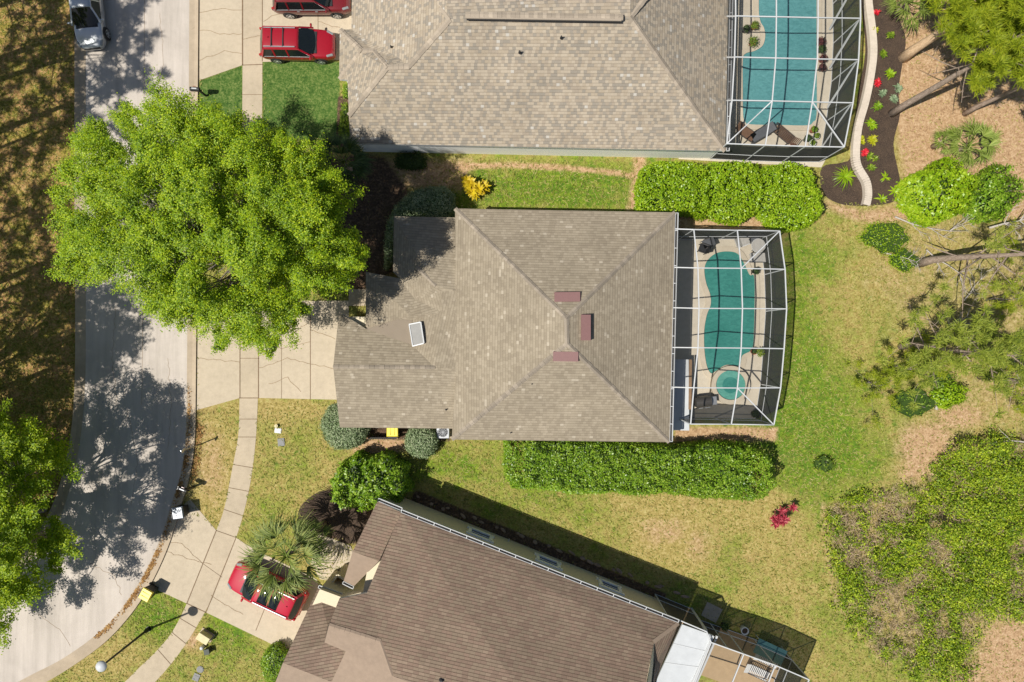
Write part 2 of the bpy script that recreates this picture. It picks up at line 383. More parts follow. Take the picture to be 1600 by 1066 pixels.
litter=np.maximum(litter,soft(px,py,[(560,240),(600,245),(640,300),(610,345),(615,430),(560,440),(480,300),(500,250)],12)); litter=np.maximum(litter,soft(px,py,[(545,150),(528,150),(524,230),(550,240)],3))
litter=np.maximum(litter,soft(px,py,[(520,425),(572,425),(572,455),(520,455)],5)); litter=np.maximum(litter,soft(px,py,[(575,665),(705,665),(705,690),(575,686)],4))
verts=np.stack([X.ravel(),Y.ravel(),np.zeros(X.size)],1)
ny,nx=X.shape; idx=np.arange(ny*nx).reshape(ny,nx)
quads=np.stack([idx[:-1,:-1],idx[:-1,1:],idx[1:,1:],idx[1:,:-1]],-1).reshape(-1,4)
def np_mesh(name,verts,quads):
    me=bpy.data.meshes.new(name); nv=len(verts); nf=len(quads); k=quads.shape[1]
    me.vertices.add(nv); me.vertices.foreach_set('co',np.ascontiguousarray(verts,dtype=np.float32).ravel())
    me.loops.add(nf*k); me.loops.foreach_set('vertex_index',np.ascontiguousarray(quads,dtype=np.int32).ravel())
    me.polygons.add(nf); me.polygons.foreach_set('loop_start',np.arange(0,nf*k,k,dtype=np.int32))
    me.update(calc_edges=True); me.validate(); return me
gme=np_mesh('ground',verts,quads)
at=gme.color_attributes.new('zones','FLOAT_COLOR','POINT'); at.data.foreach_set('color',np.stack([np.clip(green,0,1).ravel(),np.clip(straw,0,1).ravel(),np.clip(wood,0,1).ravel(),np.clip(lush,0,1).ravel()],1).astype(np.float32).ravel())
a2=gme.attributes.new('litter','FLOAT','POINT'); a2.data.foreach_set('value',litter.ravel().astype(np.float32))
def groundmat():
    t=NT('lawn_and_forest_floor',0.95); pos=t.geo().outputs['Position']
    z=t.new('ShaderNodeAttribute',attribute_name='zones'); sp=t.new('ShaderNodeSeparateColor'); t.l.new(z.outputs['Color'],sp.inputs[0])
    g,s,w,lu=sp.outputs[0],sp.outputs[1],sp.outputs[2],z.outputs['Alpha']
    li=t.new('ShaderNodeAttribute',attribute_name='litter').outputs['Fac']
    n1=t.noise(0.8,4,0.65,pos); n2=t.noise(2.6,5,0.75,pos); n3=t.noise(7.5,5,0.85,pos); n4=t.noise(0.5,3,0.6,pos)
    def th(m,n,k=0.5,hard=3.0): return t.math('MULTIPLY_ADD',t.math('SUBTRACT',t.math('ADD',m,t.math('MULTIPLY',t.math('SUBTRACT',n,0.5),k)),0.5),hard,0.5,True)
    mixn=t.math('ADD',t.math('MULTIPLY',n1,0.5),t.math('MULTIPLY',n2,0.5))
    fine=t.math('MULTIPLY_ADD',t.math('SUBTRACT',n3,0.5),1.5,t.math('MULTIPLY_ADD',t.math('SUBTRACT',n2,0.5),0.8,0.5))
    dry=t.ramp(fine,[(0.2,A(110,94,42)),(0.5,A(186,166,92)),(0.8,A(232,210,150))])
    grn=t.ramp(fine,[(0.2,A(56,84,8)),(0.5,A(118,148,24)),(0.8,A(182,192,66))])
    lus=t.ramp(fine,[(0.15,A(26,58,8)),(0.45,A(76,114,34)),(0.7,A(140,154,82))])
    gg=t.math('ADD',g,t.math('MULTIPLY',t.math('SUBTRACT',n3,0.5),0.7))
    base=t.mix(th(gg,mixn,2.6,1.6),dry,grn)
    base=t.mix(t.ramp(n4,[(0.55,(0,0,0)),(0.75,(.4,.4,.4))]),base,A(196,160,112))
    n5=t.noise(1.9,3,0.7,pos,0.5); base=t.mix(t.ramp(t.math('MULTIPLY_ADD',g,.25,n5),[(0.68,(0,0,0)),(0.78,(.75,.75,.75))]),base,t.ramp(fine,[(0.2,A(48,84,6)),(0.6,A(104,146,22)),(0.9,A(160,180,60))]))
    base=t.mix(th(lu,n2,0.5,3),base,lus)
    stw=t.ramp(fine,[(0.15,A(116,86,58)),(0.45,A(196,158,116)),(0.65,A(224,190,148)),(0.9,A(244,224,196))])
    base=t.mix(th(s,t.math('ADD',t.math('MULTIPLY',n2,0.6),t.math('MULTIPLY',n1,0.4)),1.6,2.2),base,stw)
    wdg=t.ramp(fine,[(0.15,A(70,66,18)),(0.45,A(136,126,40)),(0.65,A(190,166,78)),(0.9,A(222,190,122))])
    wdp=t.ramp(fine,[(0.15,A(112,72,36)),(0.5,A(190,146,90)),(0.85,A(232,194,142))])
    wd=t.mix(t.ramp(mixn,[(0.44,(0,0,0)),(0.56,(1,1,1))]),wdg,wdp)
    base=t.mix(th(w,n2,0.3,4),base,wd)
    lit=t.ramp(fine,[(0.15,A(40,28,20)),(0.5,A(98,76,56)),(0.85,A(176,144,112))])
    base=t.mix(th(li,n2,0.8,3),base,lit)
    t.base(base); t.bump(t.math('ADD',t.math('MULTIPLY',n3,0.7),t.math('MULTIPLY',n2,0.5)),0.9,0.07); return t.m
ground=link('ground',gme,groundmat()); ground['kind']='structure'

# street: one sheet, then kerbs, then joints
sheet('street',KERB_FRONT+LEFT_FRONT[::-1],0.006,M['road'])
def strip(name,a,b,z,m,h):
    """kerb: a low solid strip between two polylines of equal length"""
    mb=MB(); A_=[G(*p) for p in a]; B_=[G(*p) for p in b]
    for i in range(len(a)-1):
        a0,a1,b0,b1=A_[i],A_[i+1],B_[i],B_[i+1]
        lo=lambda p:Vector((p.x,p.y,0.004)); up=lambda p,zz:Vector((p.x,p.y,zz))
        # gutter pan rises gently from the road to the back
        m0=a0.lerp(b0,0.55); m1=a1.lerp(b1,0.55)
        mb.face([up(a0,z),up(a1,z),up(m1,z-0.004),up(m0,z-0.004)]); mb.face([up(m0,z-0.004),up(m1,z-0.004),up(b1,z+h),up(b0,z+h)]); mb.face([up(b0,z+h),up(b1,z+h),lo(b1),lo(b0)])
    o=mb.build(name,m); o['kind']='structure'
    bm=bmesh.new(); bm.from_mesh(o.data); bmesh.ops.recalc_face_normals(bm,faces=bm.faces)
    if sum(f.normal.z for f in bm.faces)<0: bmesh.ops.reverse_faces(bm,faces=bm.faces)
    bm.to_mesh(o.data); bm.free(); return o
strip('kerb',KERB_FRONT,KERB_BACK,0.014,M['kerb'],0.09); strip('kerb',LEFT_FRONT,LEFT_BACK,0.014,M['kerb'],0.09)
# pavements and drives
WL=smooth_line([(379,-120),(379,100),(378,250),(376,450),(375,560),(374,640),(372,683),(364,727),(351,792),(338,829),(316,880),(292,943),(268,989),(242,1020),(220,1041),(190,1070),(140,1110)],5)
WR=smooth_line([(410,-120),(410,100),(409,250),(407,450),(405,560),(403,622),(400,683),(393,744),(382,797),(369,840),(347,902),(320,957),(290,1007),(262,1044),(240,1068),(215,1093),(170,1130)],5)
sheet('sidewalk',WL+WR[::-1],0.012,M['walk'])
sheet('driveway',[[(311,-120),(379,-120),(379,102),(311,126)],[(410,-120),(560,-120),(560,93),(410,97)]],0.016,M['drive'])
sheet('driveway',[[(309,478),(376,500),(375,622),(307,641)],[(406,470),(545,470),(545,625),(403,622)]],0.016,M['drive'])
sheet('driveway',[[(285,790),(297,780),(338,829),(292,943),(235,917),(257,872)],[(369,840),(382,849),(400,860),(495,905),(500,922),(470,990),(445,1030),(430,1009),(322,957),(347,902)]],0.016,M['drive'])
sheet('garden_path',[(497,836),(515,840),(548,853),(560,880),(540,912),(500,905),(486,880)],0.02,M['drive'])
sheet('garden_path',[(545,452),(640,452),(640,478),(545,478)],0.02,M['walk'])
sheet('garden_path',[(1105,940),(1129,952),(1118,973),(1095,961)],0.05,M['walk'])
# joints and cracks: thin dirty lines lying on the concrete
jb=MB()
def seam(mb,pts,w,z=0.024,wob=0.0):
    q=[]
    for i in range(len(pts)-1):
        n=max(2,int(math.dist(pts[i],pts[i+1])/6)) if wob else 1
        for k in range(n):
            t=k/n; q.append((pts[i][0]+(pts[i+1][0]-pts[i][0])*t+(random.uniform(-wob,wob) if (i+k) else 0),pts[i][1]+(pts[i+1][1]-pts[i][1])*t+(random.uniform(-wob,wob) if (i+k) else 0)))
    q.append(pts[-1]); q=[G(x,y,z) for x,y in q]
    for a,b in zip(q[:-1],q[1:]):
        d=(b-a); d.z=0
        if d.length<1e-4: continue
        n=Vector((-d.y,d.x,0)).normalized()*w/2; e=d.normalized()*w*0.3
        mb.face([a-n-e,b-n+e,b+n+e,a+n-e])
for f in (0.035,):
    for pa,w in [([(379,-60),(379,102)],.07),([(410,-60),(410,96)],.05),([(311,-60),(311,126)],.05),([(379,102),(410,101)],.05),([(378,148),(409,148)],.03),([(375,560),(405,560)],.03),
                 ([(375,500),(375,622)],.05),([(404,500),(404,622)],.06),([(485,480),(485,624)],.045),([(440,490),(440,623)],.025),([(374,622),(403,622)],.05),([(309,512),(376,512)],.025),
                 ([(338,829),(292,943)],.05),([(369,840),(322,957)],.05),([(316,880),(347,902)],.02),([(292,943),(322,957)],.05),([(400,985),(416,945)],.04),([(497,0),(497,40)],.03),([(497,40),(497,96)],.03)]:
        seam(jb,pa,w)
for i,yy in enumerate([655,683,727,760,797,829]):
    pass
def at_y(line,y):
    for a,b in zip(line[:-1],line[1:]):
        if (a[1]-y)*(b[1]-y)<=0 and a[1]!=b[1]:
            t=(y-a[1])/(b[1]-a[1]); return (a[0]+(b[0]-a[0])*t,y)
    return line[-1]
for yl,yr in [(655,655),(683,683),(726,731),(762,768),(796,806),(829,840),(988,1006),(1015,1038),(966,981)]:
    seam(jb,[at_y(WL,yl),at_y(WR,yr)],.035)
jo=jb.build('pavement_joint',M['joint']); jo['kind']='structure'
cb=MB()
for pa in [[(311,48),(330,49),(345,54),(379,53)],[(379,62),(410,56)],[(412,34),(425,25),(440,22)],[(497,34),(520,42),(531,43)],[(404,530),(440,545),(485,534)],[(404,575),(450,560),(524,577)],[(440,500),(460,520),(485,500)],
           [(485,515),(524,530)],[(309,560),(375,566)],[(260,862),(292,872),(330,882)],[(330,930),(352,945),(380,960)],[(260,846),(285,850),(316,880)],[(311,20),(340,14),(379,16)],[(311,95),(350,80),(379,84)],[(497,70),(520,72)],[(420,600),(450,590),(470,612)]]:
    seam(cb,pa,.03,0.0235,1.3)
for yy in (60,175,330,560,640): pass
for pa in [[(250,20),(255,90),(248,150)],[(180,480),(176,560),(184,640)],[(200,640),(215,720),(205,790)],[(140,880),(180,900),(190,930)],[(60,960),(95,985),(110,1010)],[(262,560),(268,640),(262,700)]]:
    seam(cb,pa,.018,0.0115,2.0)
co=cb.build('pavement_crack',M['crack']); co['kind']='structure'
# street joints
sb=MB()
seam(sb,[(p[0]-70,p[1]) for p in KERB_FRONT if -80<p[1]<650],.02,0.0115)
so=sb.build('street_joint',M['crack']); so['kind']='structure'

# ================================================================== HOUSES
def roofmesh(name,faces,m,parent,thick=0.22):
    """faces: lists of (px,py,h); every face gets its own shingle courses; open edges get a fascia"""
    mb=MB(); uvs=[]; keys={}; edges={}
    for fc in faces:
        pts=[P(*p) for p in fc]
        n=Vector((0,0,0))
        for i in range(len(pts)):
            a,b=pts[i],pts[(i+1)%len(pts)]; n+=Vector(((a.y-b.y)*(a.z+b.z),(a.z-b.z)*(a.x+b.x),(a.x-b.x)*(a.y+b.y)))
        n.normalize()
        if n.z<0: pts=pts[::-1]; n=-n; fc=fc[::-1]
        up=Vector((0,0,1))-n*n.z
        up=up.normalized() if up.length>1e-4 else Vector((0,1,0))
        us=up.cross(n)
        mb.face(pts); uvs.append([(p.dot(us)+50,p.dot(up)+50) for p in pts])
        k=[tuple(round(c,2) for c in p) for p in pts]
        for i in range(len(k)):
            e=(k[i],k[(i+1)%len(k)]); edges.setdefault(frozenset(e),[]).append((pts[i],pts[(i+1)%len(k)]))
    for e,l in edges.items():
        if len(l)==1:
            a,b=l[0]; d=Vector((0,0,-thick)); mb.face([b,a,a+d,b+d],1); uvs.append([(0,0)]*4)
    me=mb.mesh(name)
    uv=me.uv_layers.new(name='UVMap'); flat=[c for f in uvs for q in f for c in q]; uv.data.foreach_set('uv',flat)
    bm=bmesh.new(); bm.from_mesh(me); bmesh.ops.triangulate(bm,faces=bm.faces); bm.to_mesh(me); bm.free()
    return link(name,me,m,parent)
def local(o,parent):
    """children were built in world metres: keep them there under a moved parent"""
    o.parent=parent; o.matrix_parent_inverse=Matrix.Translation(-parent.location); return o
def capline(name,segs,m,parent,w=0.26,lift=0.03,step=0.28):
    """overlapping cap shingles along hips and ridges (px,py,h); one part for each line"""
    for a,b in segs:
        mb=MB(); a=P(*a); b=P(*b); L=(b-a).length; n=max(2,int(L/step)); d=(b-a).normalized(); s=Vector((-d.y,d.x,0)).normalized()
        for i in range(n):
            p=a.lerp(b,i/n); q=a.lerp(b,(i+1.12)/n); z=Vector((0,0,lift+random.uniform(0,.012))); dn=Vector((0,0,-0.06)); ww=w/2*random.uniform(.92,1.06); z2=z+Vector((0,0,.014))
            v=[p-s*ww+z+dn,p+z,p+s*ww+z+dn,q-s*ww+z2+dn,q+z2,q+s*ww+z2+dn,q-s*ww+z2+dn*1.6,q+z2+dn*.6,q+s*ww+z2+dn*1.6]; o=len(mb.v); mb.v+=[tuple(x) for x in v]
            for f in ((0,3,4,1),(1,4,5,2),(3,6,7,4),(4,7,8,5)): mb.f.append(tuple(o+x for x in f)); mb.mi.append(0)
        o=mb.build(name,M[m],parent)
def gutter(a,b,parent,out,step=0.95,w=0.15,m='white'):
    """box gutter along an eave from a to b; out = horizontal outward direction"""
    a=P(*a); b=P(*b); out=Vector((out[0],out[1],0)).normalized(); d=(b-a).normalized(); L=(b-a).length
    mb=MB(); z=Vector((0,0,-0.03))
    mb.bar(a+out*(w+.02)+z,b+out*(w+.02)+z,0.035,0.12); mb.bar(a+out*(w/2)+z-Vector((0,0,.07)),b+out*(w/2)+z-Vector((0,0,.07)),w-0.004,0.02,1)
    mb.bar(a+out*.012+z,b+out*.012+z,0.02,0.12)
    mb.bar(a+z+out*.02,a+z+out*(w+.03),0.03,.12); mb.bar(b+z+out*.02,b+z+out*(w+.03),0.03,.12)
    g=mb.build('gutter',[M['white'],M['bronze']],parent)  # dark second material paints the shade inside the trough onto its floor
    n=int(L/step)
    for i in range(1,n):
        kb=MB(); p=a.lerp(b,i/n); kb.bar(p+z+Vector((0,0,.055)),p+out*(w+.035)+z+Vector((0,0,.066)),0.04,0.012); kb.build('gutter_bracket',M['white'],g)
    return g
def walls(poly,h,inset,m,parent,name='wall'):
    pts=[P(x,y,h).xy for x,y in poly]; c=sum(pts,Vector((0,0)))/len(pts); q=[]
    n=len(pts); ar=sum(pts[i].x*pts[(i+1)%n].y-pts[(i+1)%n].x*pts[i].y for i in range(n)); sg=1 if ar>0 else -1
    for i in range(n):
        a,b,d=pts[i-1],pts[i],pts[(i+1)%n]
        e1=(b-a).normalized(); e2=(d-b).normalized(); n1=Vector((-e1.y,e1.x))*sg; n2=Vector((-e2.y,e2.x))*sg
        bi=(n1+n2); bi=bi/max(0.35,bi.length_squared/2)
        q.append(b+bi*inset)
    mb=MB(); mb.prism(q,0.0,h-0.12); o=mb.build(name,m,parent); return o,q
def ventpipe(parent,px,py,h,m='dark',r=0.036,hh=0.2):
    p=P(px,py,h); mb=MB(); mb.lathe([(r*2.2,-.06),(r*2.0,0.02),(r,0.05),(r,hh),(r*.8,hh)],p,12); o=mb.build('vent_pipe',M[m],parent,True)
    return o
def facewin(parent,c,nrm,w,h,m='glass',frame='white',fw=.09):
    """a window on a wall: c centre, nrm outward horizontal normal"""
    nrm=Vector((nrm[0],nrm[1],0)).normalized(); s=Vector((-nrm.y,nrm.x,0)); f=MB()
    q=nrm.to_track_quat('Y','Z').to_matrix(); c=Vector(c)+nrm*0.01
    for sx,sz,ww,hh in ((0,h/2,w+fw*2,fw*1.4),(0,-h/2,w+fw*2,fw*1.4),(-w/2,0,fw,h),(w/2,0,fw,h)):
        f.box(c+s*sx+Vector((0,0,sz))+nrm*.03,(ww,.1,hh),q)
    f.box(c+nrm*.02,(w,.04,.04),q)
    o=f.build('window',M[frame],parent); g=MB(); g.box(c,(w-.04,.02,h-.04),q); g.build('pane',M[m],o); return o

M['window_white']=plain('white_window_trim',(.86,.87,.87,1),.6,var=.03)
# ---------------------------------------------------------------- the house in the middle
H2=empty('house',(0,0,0),0,'tan shingled middle house with a hip roof and three mauve vents','house')
e=3.2; r=5.7
a=(711,326,e); b=(1055,332,e); c=(1046,691,e); d=(706,687,e); p=(885,497,r); q=(886,537,r)
w1=(712,455,3.35); w2=(713,577,3.45); w3=(707,668,3.25)
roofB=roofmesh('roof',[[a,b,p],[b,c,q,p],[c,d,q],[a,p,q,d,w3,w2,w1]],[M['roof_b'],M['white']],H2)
G0=(520.5,573,3.4); R0=(679,574,3.4); V0=(643.5,539,2.9); V1=(571.5,514,2.6); GN=(530,487,2.3); GS=(531,668,2.25)
W2=[(644,500,3.0),V0,R0,w2,w1,(690,455,3.3),(690,488,3.2)]
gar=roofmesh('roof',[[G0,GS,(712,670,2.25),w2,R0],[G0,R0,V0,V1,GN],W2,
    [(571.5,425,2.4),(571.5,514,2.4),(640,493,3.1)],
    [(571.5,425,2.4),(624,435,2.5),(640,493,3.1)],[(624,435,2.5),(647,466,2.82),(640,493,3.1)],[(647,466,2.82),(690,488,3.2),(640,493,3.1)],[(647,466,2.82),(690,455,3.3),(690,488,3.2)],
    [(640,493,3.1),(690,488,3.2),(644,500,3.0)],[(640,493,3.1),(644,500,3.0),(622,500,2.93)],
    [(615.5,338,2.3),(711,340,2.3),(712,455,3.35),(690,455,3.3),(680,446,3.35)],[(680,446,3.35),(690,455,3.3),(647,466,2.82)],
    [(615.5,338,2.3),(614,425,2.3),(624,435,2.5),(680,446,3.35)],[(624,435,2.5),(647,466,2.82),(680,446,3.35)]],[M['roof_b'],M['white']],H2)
sm=MB(); 
for f in ([V1,V0,(644,500,3.0),(622,500,2.93)],[V1,(622,500,2.93),(640,493,3.1),(571.5,514,2.41)],):
    sm.face([P(x,y,h+.02) for x,y,h in f])
smo=sm.build('smooth_roof',M['smooth_b'],H2)
bm=bmesh.new(); bm.from_mesh(smo.data); bmesh.ops.recalc_face_normals(bm,faces=bm.faces); bm.to_mesh(smo.data); bm.free()
capline('ridge_cap',[(a,p),(b,p),(c,q),(d,q),(p,q)],'cap_b',roofB); capline('ridge_cap',[(G0,R0),((651,417,3.0),(680,446,3.35))],'cap_b',gar,0.22)
# skylight
sk=MB(); s4=[(640,507,2.99),(658,503.5,3.1),(663,536.5,3.12),(645.5,541,3.0)]
s4=[P(x,y,h) for x,y,h in s4]; zz=Vector((0,0,.16))
for i in range(4):
    u,v=s4[i],s4[(i+1)%4]; sk.bar(u+zz/2,v+zz/2,.06,.22)
sko=sk.build('skylight',M['white'],gar); sg=MB(); sg.face([x+Vector((0,0,.15)) for x in s4]); sgo=sg.build('pane',M['skyglass'],sko)
# mauve off-ridge vents
def roofvent(p0,p1,down,parent):
    p0=P(*p0); p1=P(*p1); dn=Vector((*down,0)); mb=MB(); z=Vector((0,0,.16))
    sl=(r-e)/6.2
    bk0=p0-dn*.25+z*0.9+Vector((0,0,.25*sl)); bk1=p1-dn*.25+z*0.9+Vector((0,0,.25*sl)); f0=p0+dn*.28+z*1.1; f1=p1+dn*.28+z*1.1
    m0=p0+dn*.1+z*1.25; m1=p1+dn*.1+z*1.25
    mb.face([bk0,bk1,m1,m0]); mb.face([m0,m1,f1,f0]); lo=Vector((0,0,-.3))
    for u,v in ((bk0,m0),(m0,f0),(f0,f1),(f1,m1),(m1,bk1),(bk1,bk0)): mb.face([u,v,v+lo,u+lo])
    o=mb.build('roof_vent',M['vent'],parent); bm=bmesh.new(); bm.from_mesh(o.data); bmesh.ops.remove_doubles(bm,verts=bm.verts,dist=.001); bmesh.ops.recalc_face_normals(bm,faces=bm.faces); bm.to_mesh(o.data); bm.free()
roofvent((866,465,5.15),(906,464.5,5.15),(0,1),roofB); roofvent((914.5,492,5.3),(914.5,532,5.3),(1,0),roofB); roofvent((864,556.5,5.3),(903,557,5.3),(0,-1),roofB)
ventpipe(roofB,831,600,4.55); ventpipe(roofB,798,676,3.35); ventpipe(gar,697,640,2.6,'bronze',.035,.2)
gutter((1055,333,e),(1046,690,e),H2,(1,0.02))
walls([(711,326),(1055,332),(1046,691),(706,687)],e,0.45,M['stucco_tan'],H2)
walls([(531,487),(572,487),(572,428),(614,428),(617,340),(720,345),(720,668),(533,668)],2.25,0.3,M['stucco_tan'],H2)
gd=MB(); x0=P(531,500,2.2).x+.3; 
for i in range(4): gd.box((x0-.06,P(531,577,2.2).y,0.28+.5*i),(.06,4.9,.485))
gd.build('garage_door',M['white'],H2)

# ---------------------------------------------------------------- the house at the top edge
H1=empty('house',(0,0,0),0,'large house at the top edge with mottled grey and tan shingles','house')
S0=(547,224,2.55); S1=(1133,236,2.55); RR=(985,27,5.9); RL=(703,30,5.8); k1=(638,104,4.8); k2=(605,105,4.75); k3=(545,180,3.45); k4=(543,125,3.1)
T0=(549,46,2.55); g0=(531,46,2.55); g1=(530,124,2.55); ga=(565,79,3.6); gb=(583,80,3.62); mv=(625,92,4.4)
roofA=roofmesh('roof',[[S0,S1,RR,RL,k1,k2,k3],[S1,(1141,-130,2.55),(985,-10,5.9),RR],[k2,gb,(566,84,3.58),k4,k3],
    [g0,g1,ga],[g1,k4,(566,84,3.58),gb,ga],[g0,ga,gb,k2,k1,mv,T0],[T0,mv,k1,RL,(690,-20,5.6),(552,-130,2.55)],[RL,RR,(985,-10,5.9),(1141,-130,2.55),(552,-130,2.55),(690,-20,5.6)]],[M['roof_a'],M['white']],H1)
capline('ridge_cap',[(S1,RR),(RR,(1030,-30,5.3)),(RL,k1),(RL,(672,-12,5.2)),(k2,k3),(k2,k1),(g1,ga),(g0,ga),(ga,gb),(gb,k2)],'cap_a',roofA,.3)
rv=MB(); v0=P(729,25,6.03); v1=P(971,29,6.05); rv.bar(v0,v1,.3,.1); rvo=rv.build('ridge_vent',M['cap_a'],roofA)
rb=MB(); rb.bar(v0+Vector((0,0,-.06)),v1+Vector((0,0,-.06)),.4,.07); rb.build('vent_baffle',M['black'],rvo)
capline('vent_cap',[((727,22.5,6.1),(973,26.5,6.1))],'cap_a',rvo,.34,0.02,.24)
ventpipe(roofA,812,82,5.25); ventpipe(roofA,877,59,5.55); ventpipe(roofA,611,73,4.2,'bronze',.03,.15)
gutter((1135,236,2.55),(1142,-60,2.55),H1,(1,0.03))
ws,wq=walls([(547,224),(1133,236),(1141,-130),(552,-130),(549,46),(531,46),(530,124),(545,125)],2.55,0.22,M['stucco_white'],H1)

# ---------------------------------------------------------------- the turned house at the bottom edge
H3=empty('house',(0,0,0),0,'brown shingled house turned at an angle at the bottom edge','house')
N0=(626.5,801,3.7); N1=(1060.5,974,3.7); HP=(1022,1003,4.5); K0=(573,927,5.0); K1=(530,936,5.1); K2=(514,977,5.7); K3=(594,1002,5.75); K4=(612,1054,6.0)
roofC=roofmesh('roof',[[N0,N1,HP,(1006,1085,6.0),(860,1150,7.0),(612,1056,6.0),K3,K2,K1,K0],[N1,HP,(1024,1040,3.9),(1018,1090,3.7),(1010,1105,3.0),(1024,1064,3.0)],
    [(590,783,3.4),(627,801,3.45),(592,877,3.75),(551,862,3.75)],
    [(497,919,3.0),(533,932,3.0),(512,979,4.0),(507,1004,4.5),(540,1018,4.6),(518,1066,4.6),(442,1036,4.55)]],[M['roof_c'],M['white']],H3)
sunny=roofmesh('smooth_roof',[[K2,K3,(540,1018,5.2),(507,1004,5.1)],[K3,K4,(560,1110,5.0),(518,1066,4.62),(540,1018,5.2)],[K4,(860,1150,7.0),(700,1160,5.6),(560,1110,5.0)],[(551,862,3.75),(592,877,3.75),(553,916,2.9),(537,908,2.9)],[(442,1036,4.55),(518,1066,4.6),(500,1110,3.6),(425,1080,3.6)]],[M['smooth_c'],M['white']],H3)  # sun-facing slopes, their sunlit brightness painted in by the paler material
capline('ridge_cap',[(K2,K3),(K3,K4),(N1,HP)],'smooth_c',roofC,.24)
wedge=MB(); wedge.face([P(1022.5,1003,4.5),P(1006,1085,5.95),P(1018,1090,3.0),P(1024,1040,3.0)]); wedge.face([P(1022.5,1003,4.2),P(1024,1040,3.0),P(1018,1090,3.0),P(1008,1086,5.8)])
wedge.build('gable_wall',M['stucco_tan'],H3)
ventpipe(roofC,738,1009,5.35,'dark',.09,.22); ventpipe(roofC,690,1063,6.2,'dark',.08,.2)
vb=MB(); vb.bar(P(659,1053,6.0),P(664,1044,6.0),.07,.1); vb.bar(P(664,1044,6.05),P(661,1041,6.0),.07,.1); vb.build('vent_pipe',M['white'],roofC)
dirn=Vector((.37,.93))
gutter((590,783,3.4),(627,798,3.4),H3,dirn,.9); gutter((626.5,801,3.7),(1059.5,973,3.7),H3,dirn,.95); gutter((497,919,3.0),(533,932,3.0),H3,dirn,.9); gutter((537,908,2.9),(553,916,2.9),H3,(-.37,-.93),.5)
ws3,wq3=walls([(592,787),(627,802),(1061,975),(1024,1064),(1000,1140),(480,1120),(443,1036),(498,920),(533,933),(565,925)],3.5,0.06,M['stucco_tan'],H3)
A3,B3=wq3[1],wq3[2]; dv=(B3-A3).normalized(); nv=Vector((-dv.y,dv.x))
for wx,wy,ww in ((750,838,1.15),(855,885,1.15),(953,922,1.05)):
    pt=P(wx,wy,1.75).xy; t=(pt-A3).dot(dv); cc=A3+dv*t; facewin(H3,(cc.x,cc.y,1.5),nv,ww+.2,1.1,'glass','window_white',.2)
fb=MB(); pt=P(796,842,.5).xy; t=(pt-A3).dot(dv); cc=A3+dv*t; fb.bar((cc.x,cc.y,.5),(cc.x+nv.x*.14,cc.y+nv.y*.14,.5),.05); fb.bar((cc.x+nv.x*.14,cc.y+nv.y*.14,.54),(cc.x+nv.x*.14,cc.y+nv.y*.14,.4),.05); fb.build('faucet',M['white'],H3)
pw=MB()
# entry porch walls beside the drive
for u,v in (((511,921),(527,899)),((527,899),(545,910))):
    p0=P(u[0],u[1],2.0); p1=P(v[0],v[1],2.0); pw.bar(Vector((p0.x,p0.y,1.0)),Vector((p1.x,p1.y,1.0)),.14,2.0)
pw.build('porch_wall',M['stucco_tan'],H3)
pf=sheet('porch_floor',[(520,905),(540,895),(580,905),(570,940),(540,935)],0.03,M['tan_deck'])
# flat white patio roof on the east side
wr=MB(); c4=[P(x,y,3.05) for x,y in ((1066,976),(1114,993),(1081,1068),(1045,1140),(1000,1122),(1024.6,1066))]
wr.prism([(v.x,v.y) for v in c4],2.93,3.05); wro=wr.build('patio_roof',M['whiteroof'],H3)
se=MB()
for f in (.33,.66):
    u=c4[0].lerp(c4[5],f*1.0); v=c4[1].lerp(c4[2],f*1.0); se.bar(u+Vector((0,0,.012)),v+Vector((0,0,.012)),.03,.02)
se.bar(c4[1]+Vector((0,0,.03)),c4[2]+Vector((0,0,.03)),.12,.12); se.bar(c4[1]+Vector((.25,-.05,-.05)),c4[2]+Vector((.25,-.05,-.05)),.1,.12)
se.build('seam',M['white'],wro)

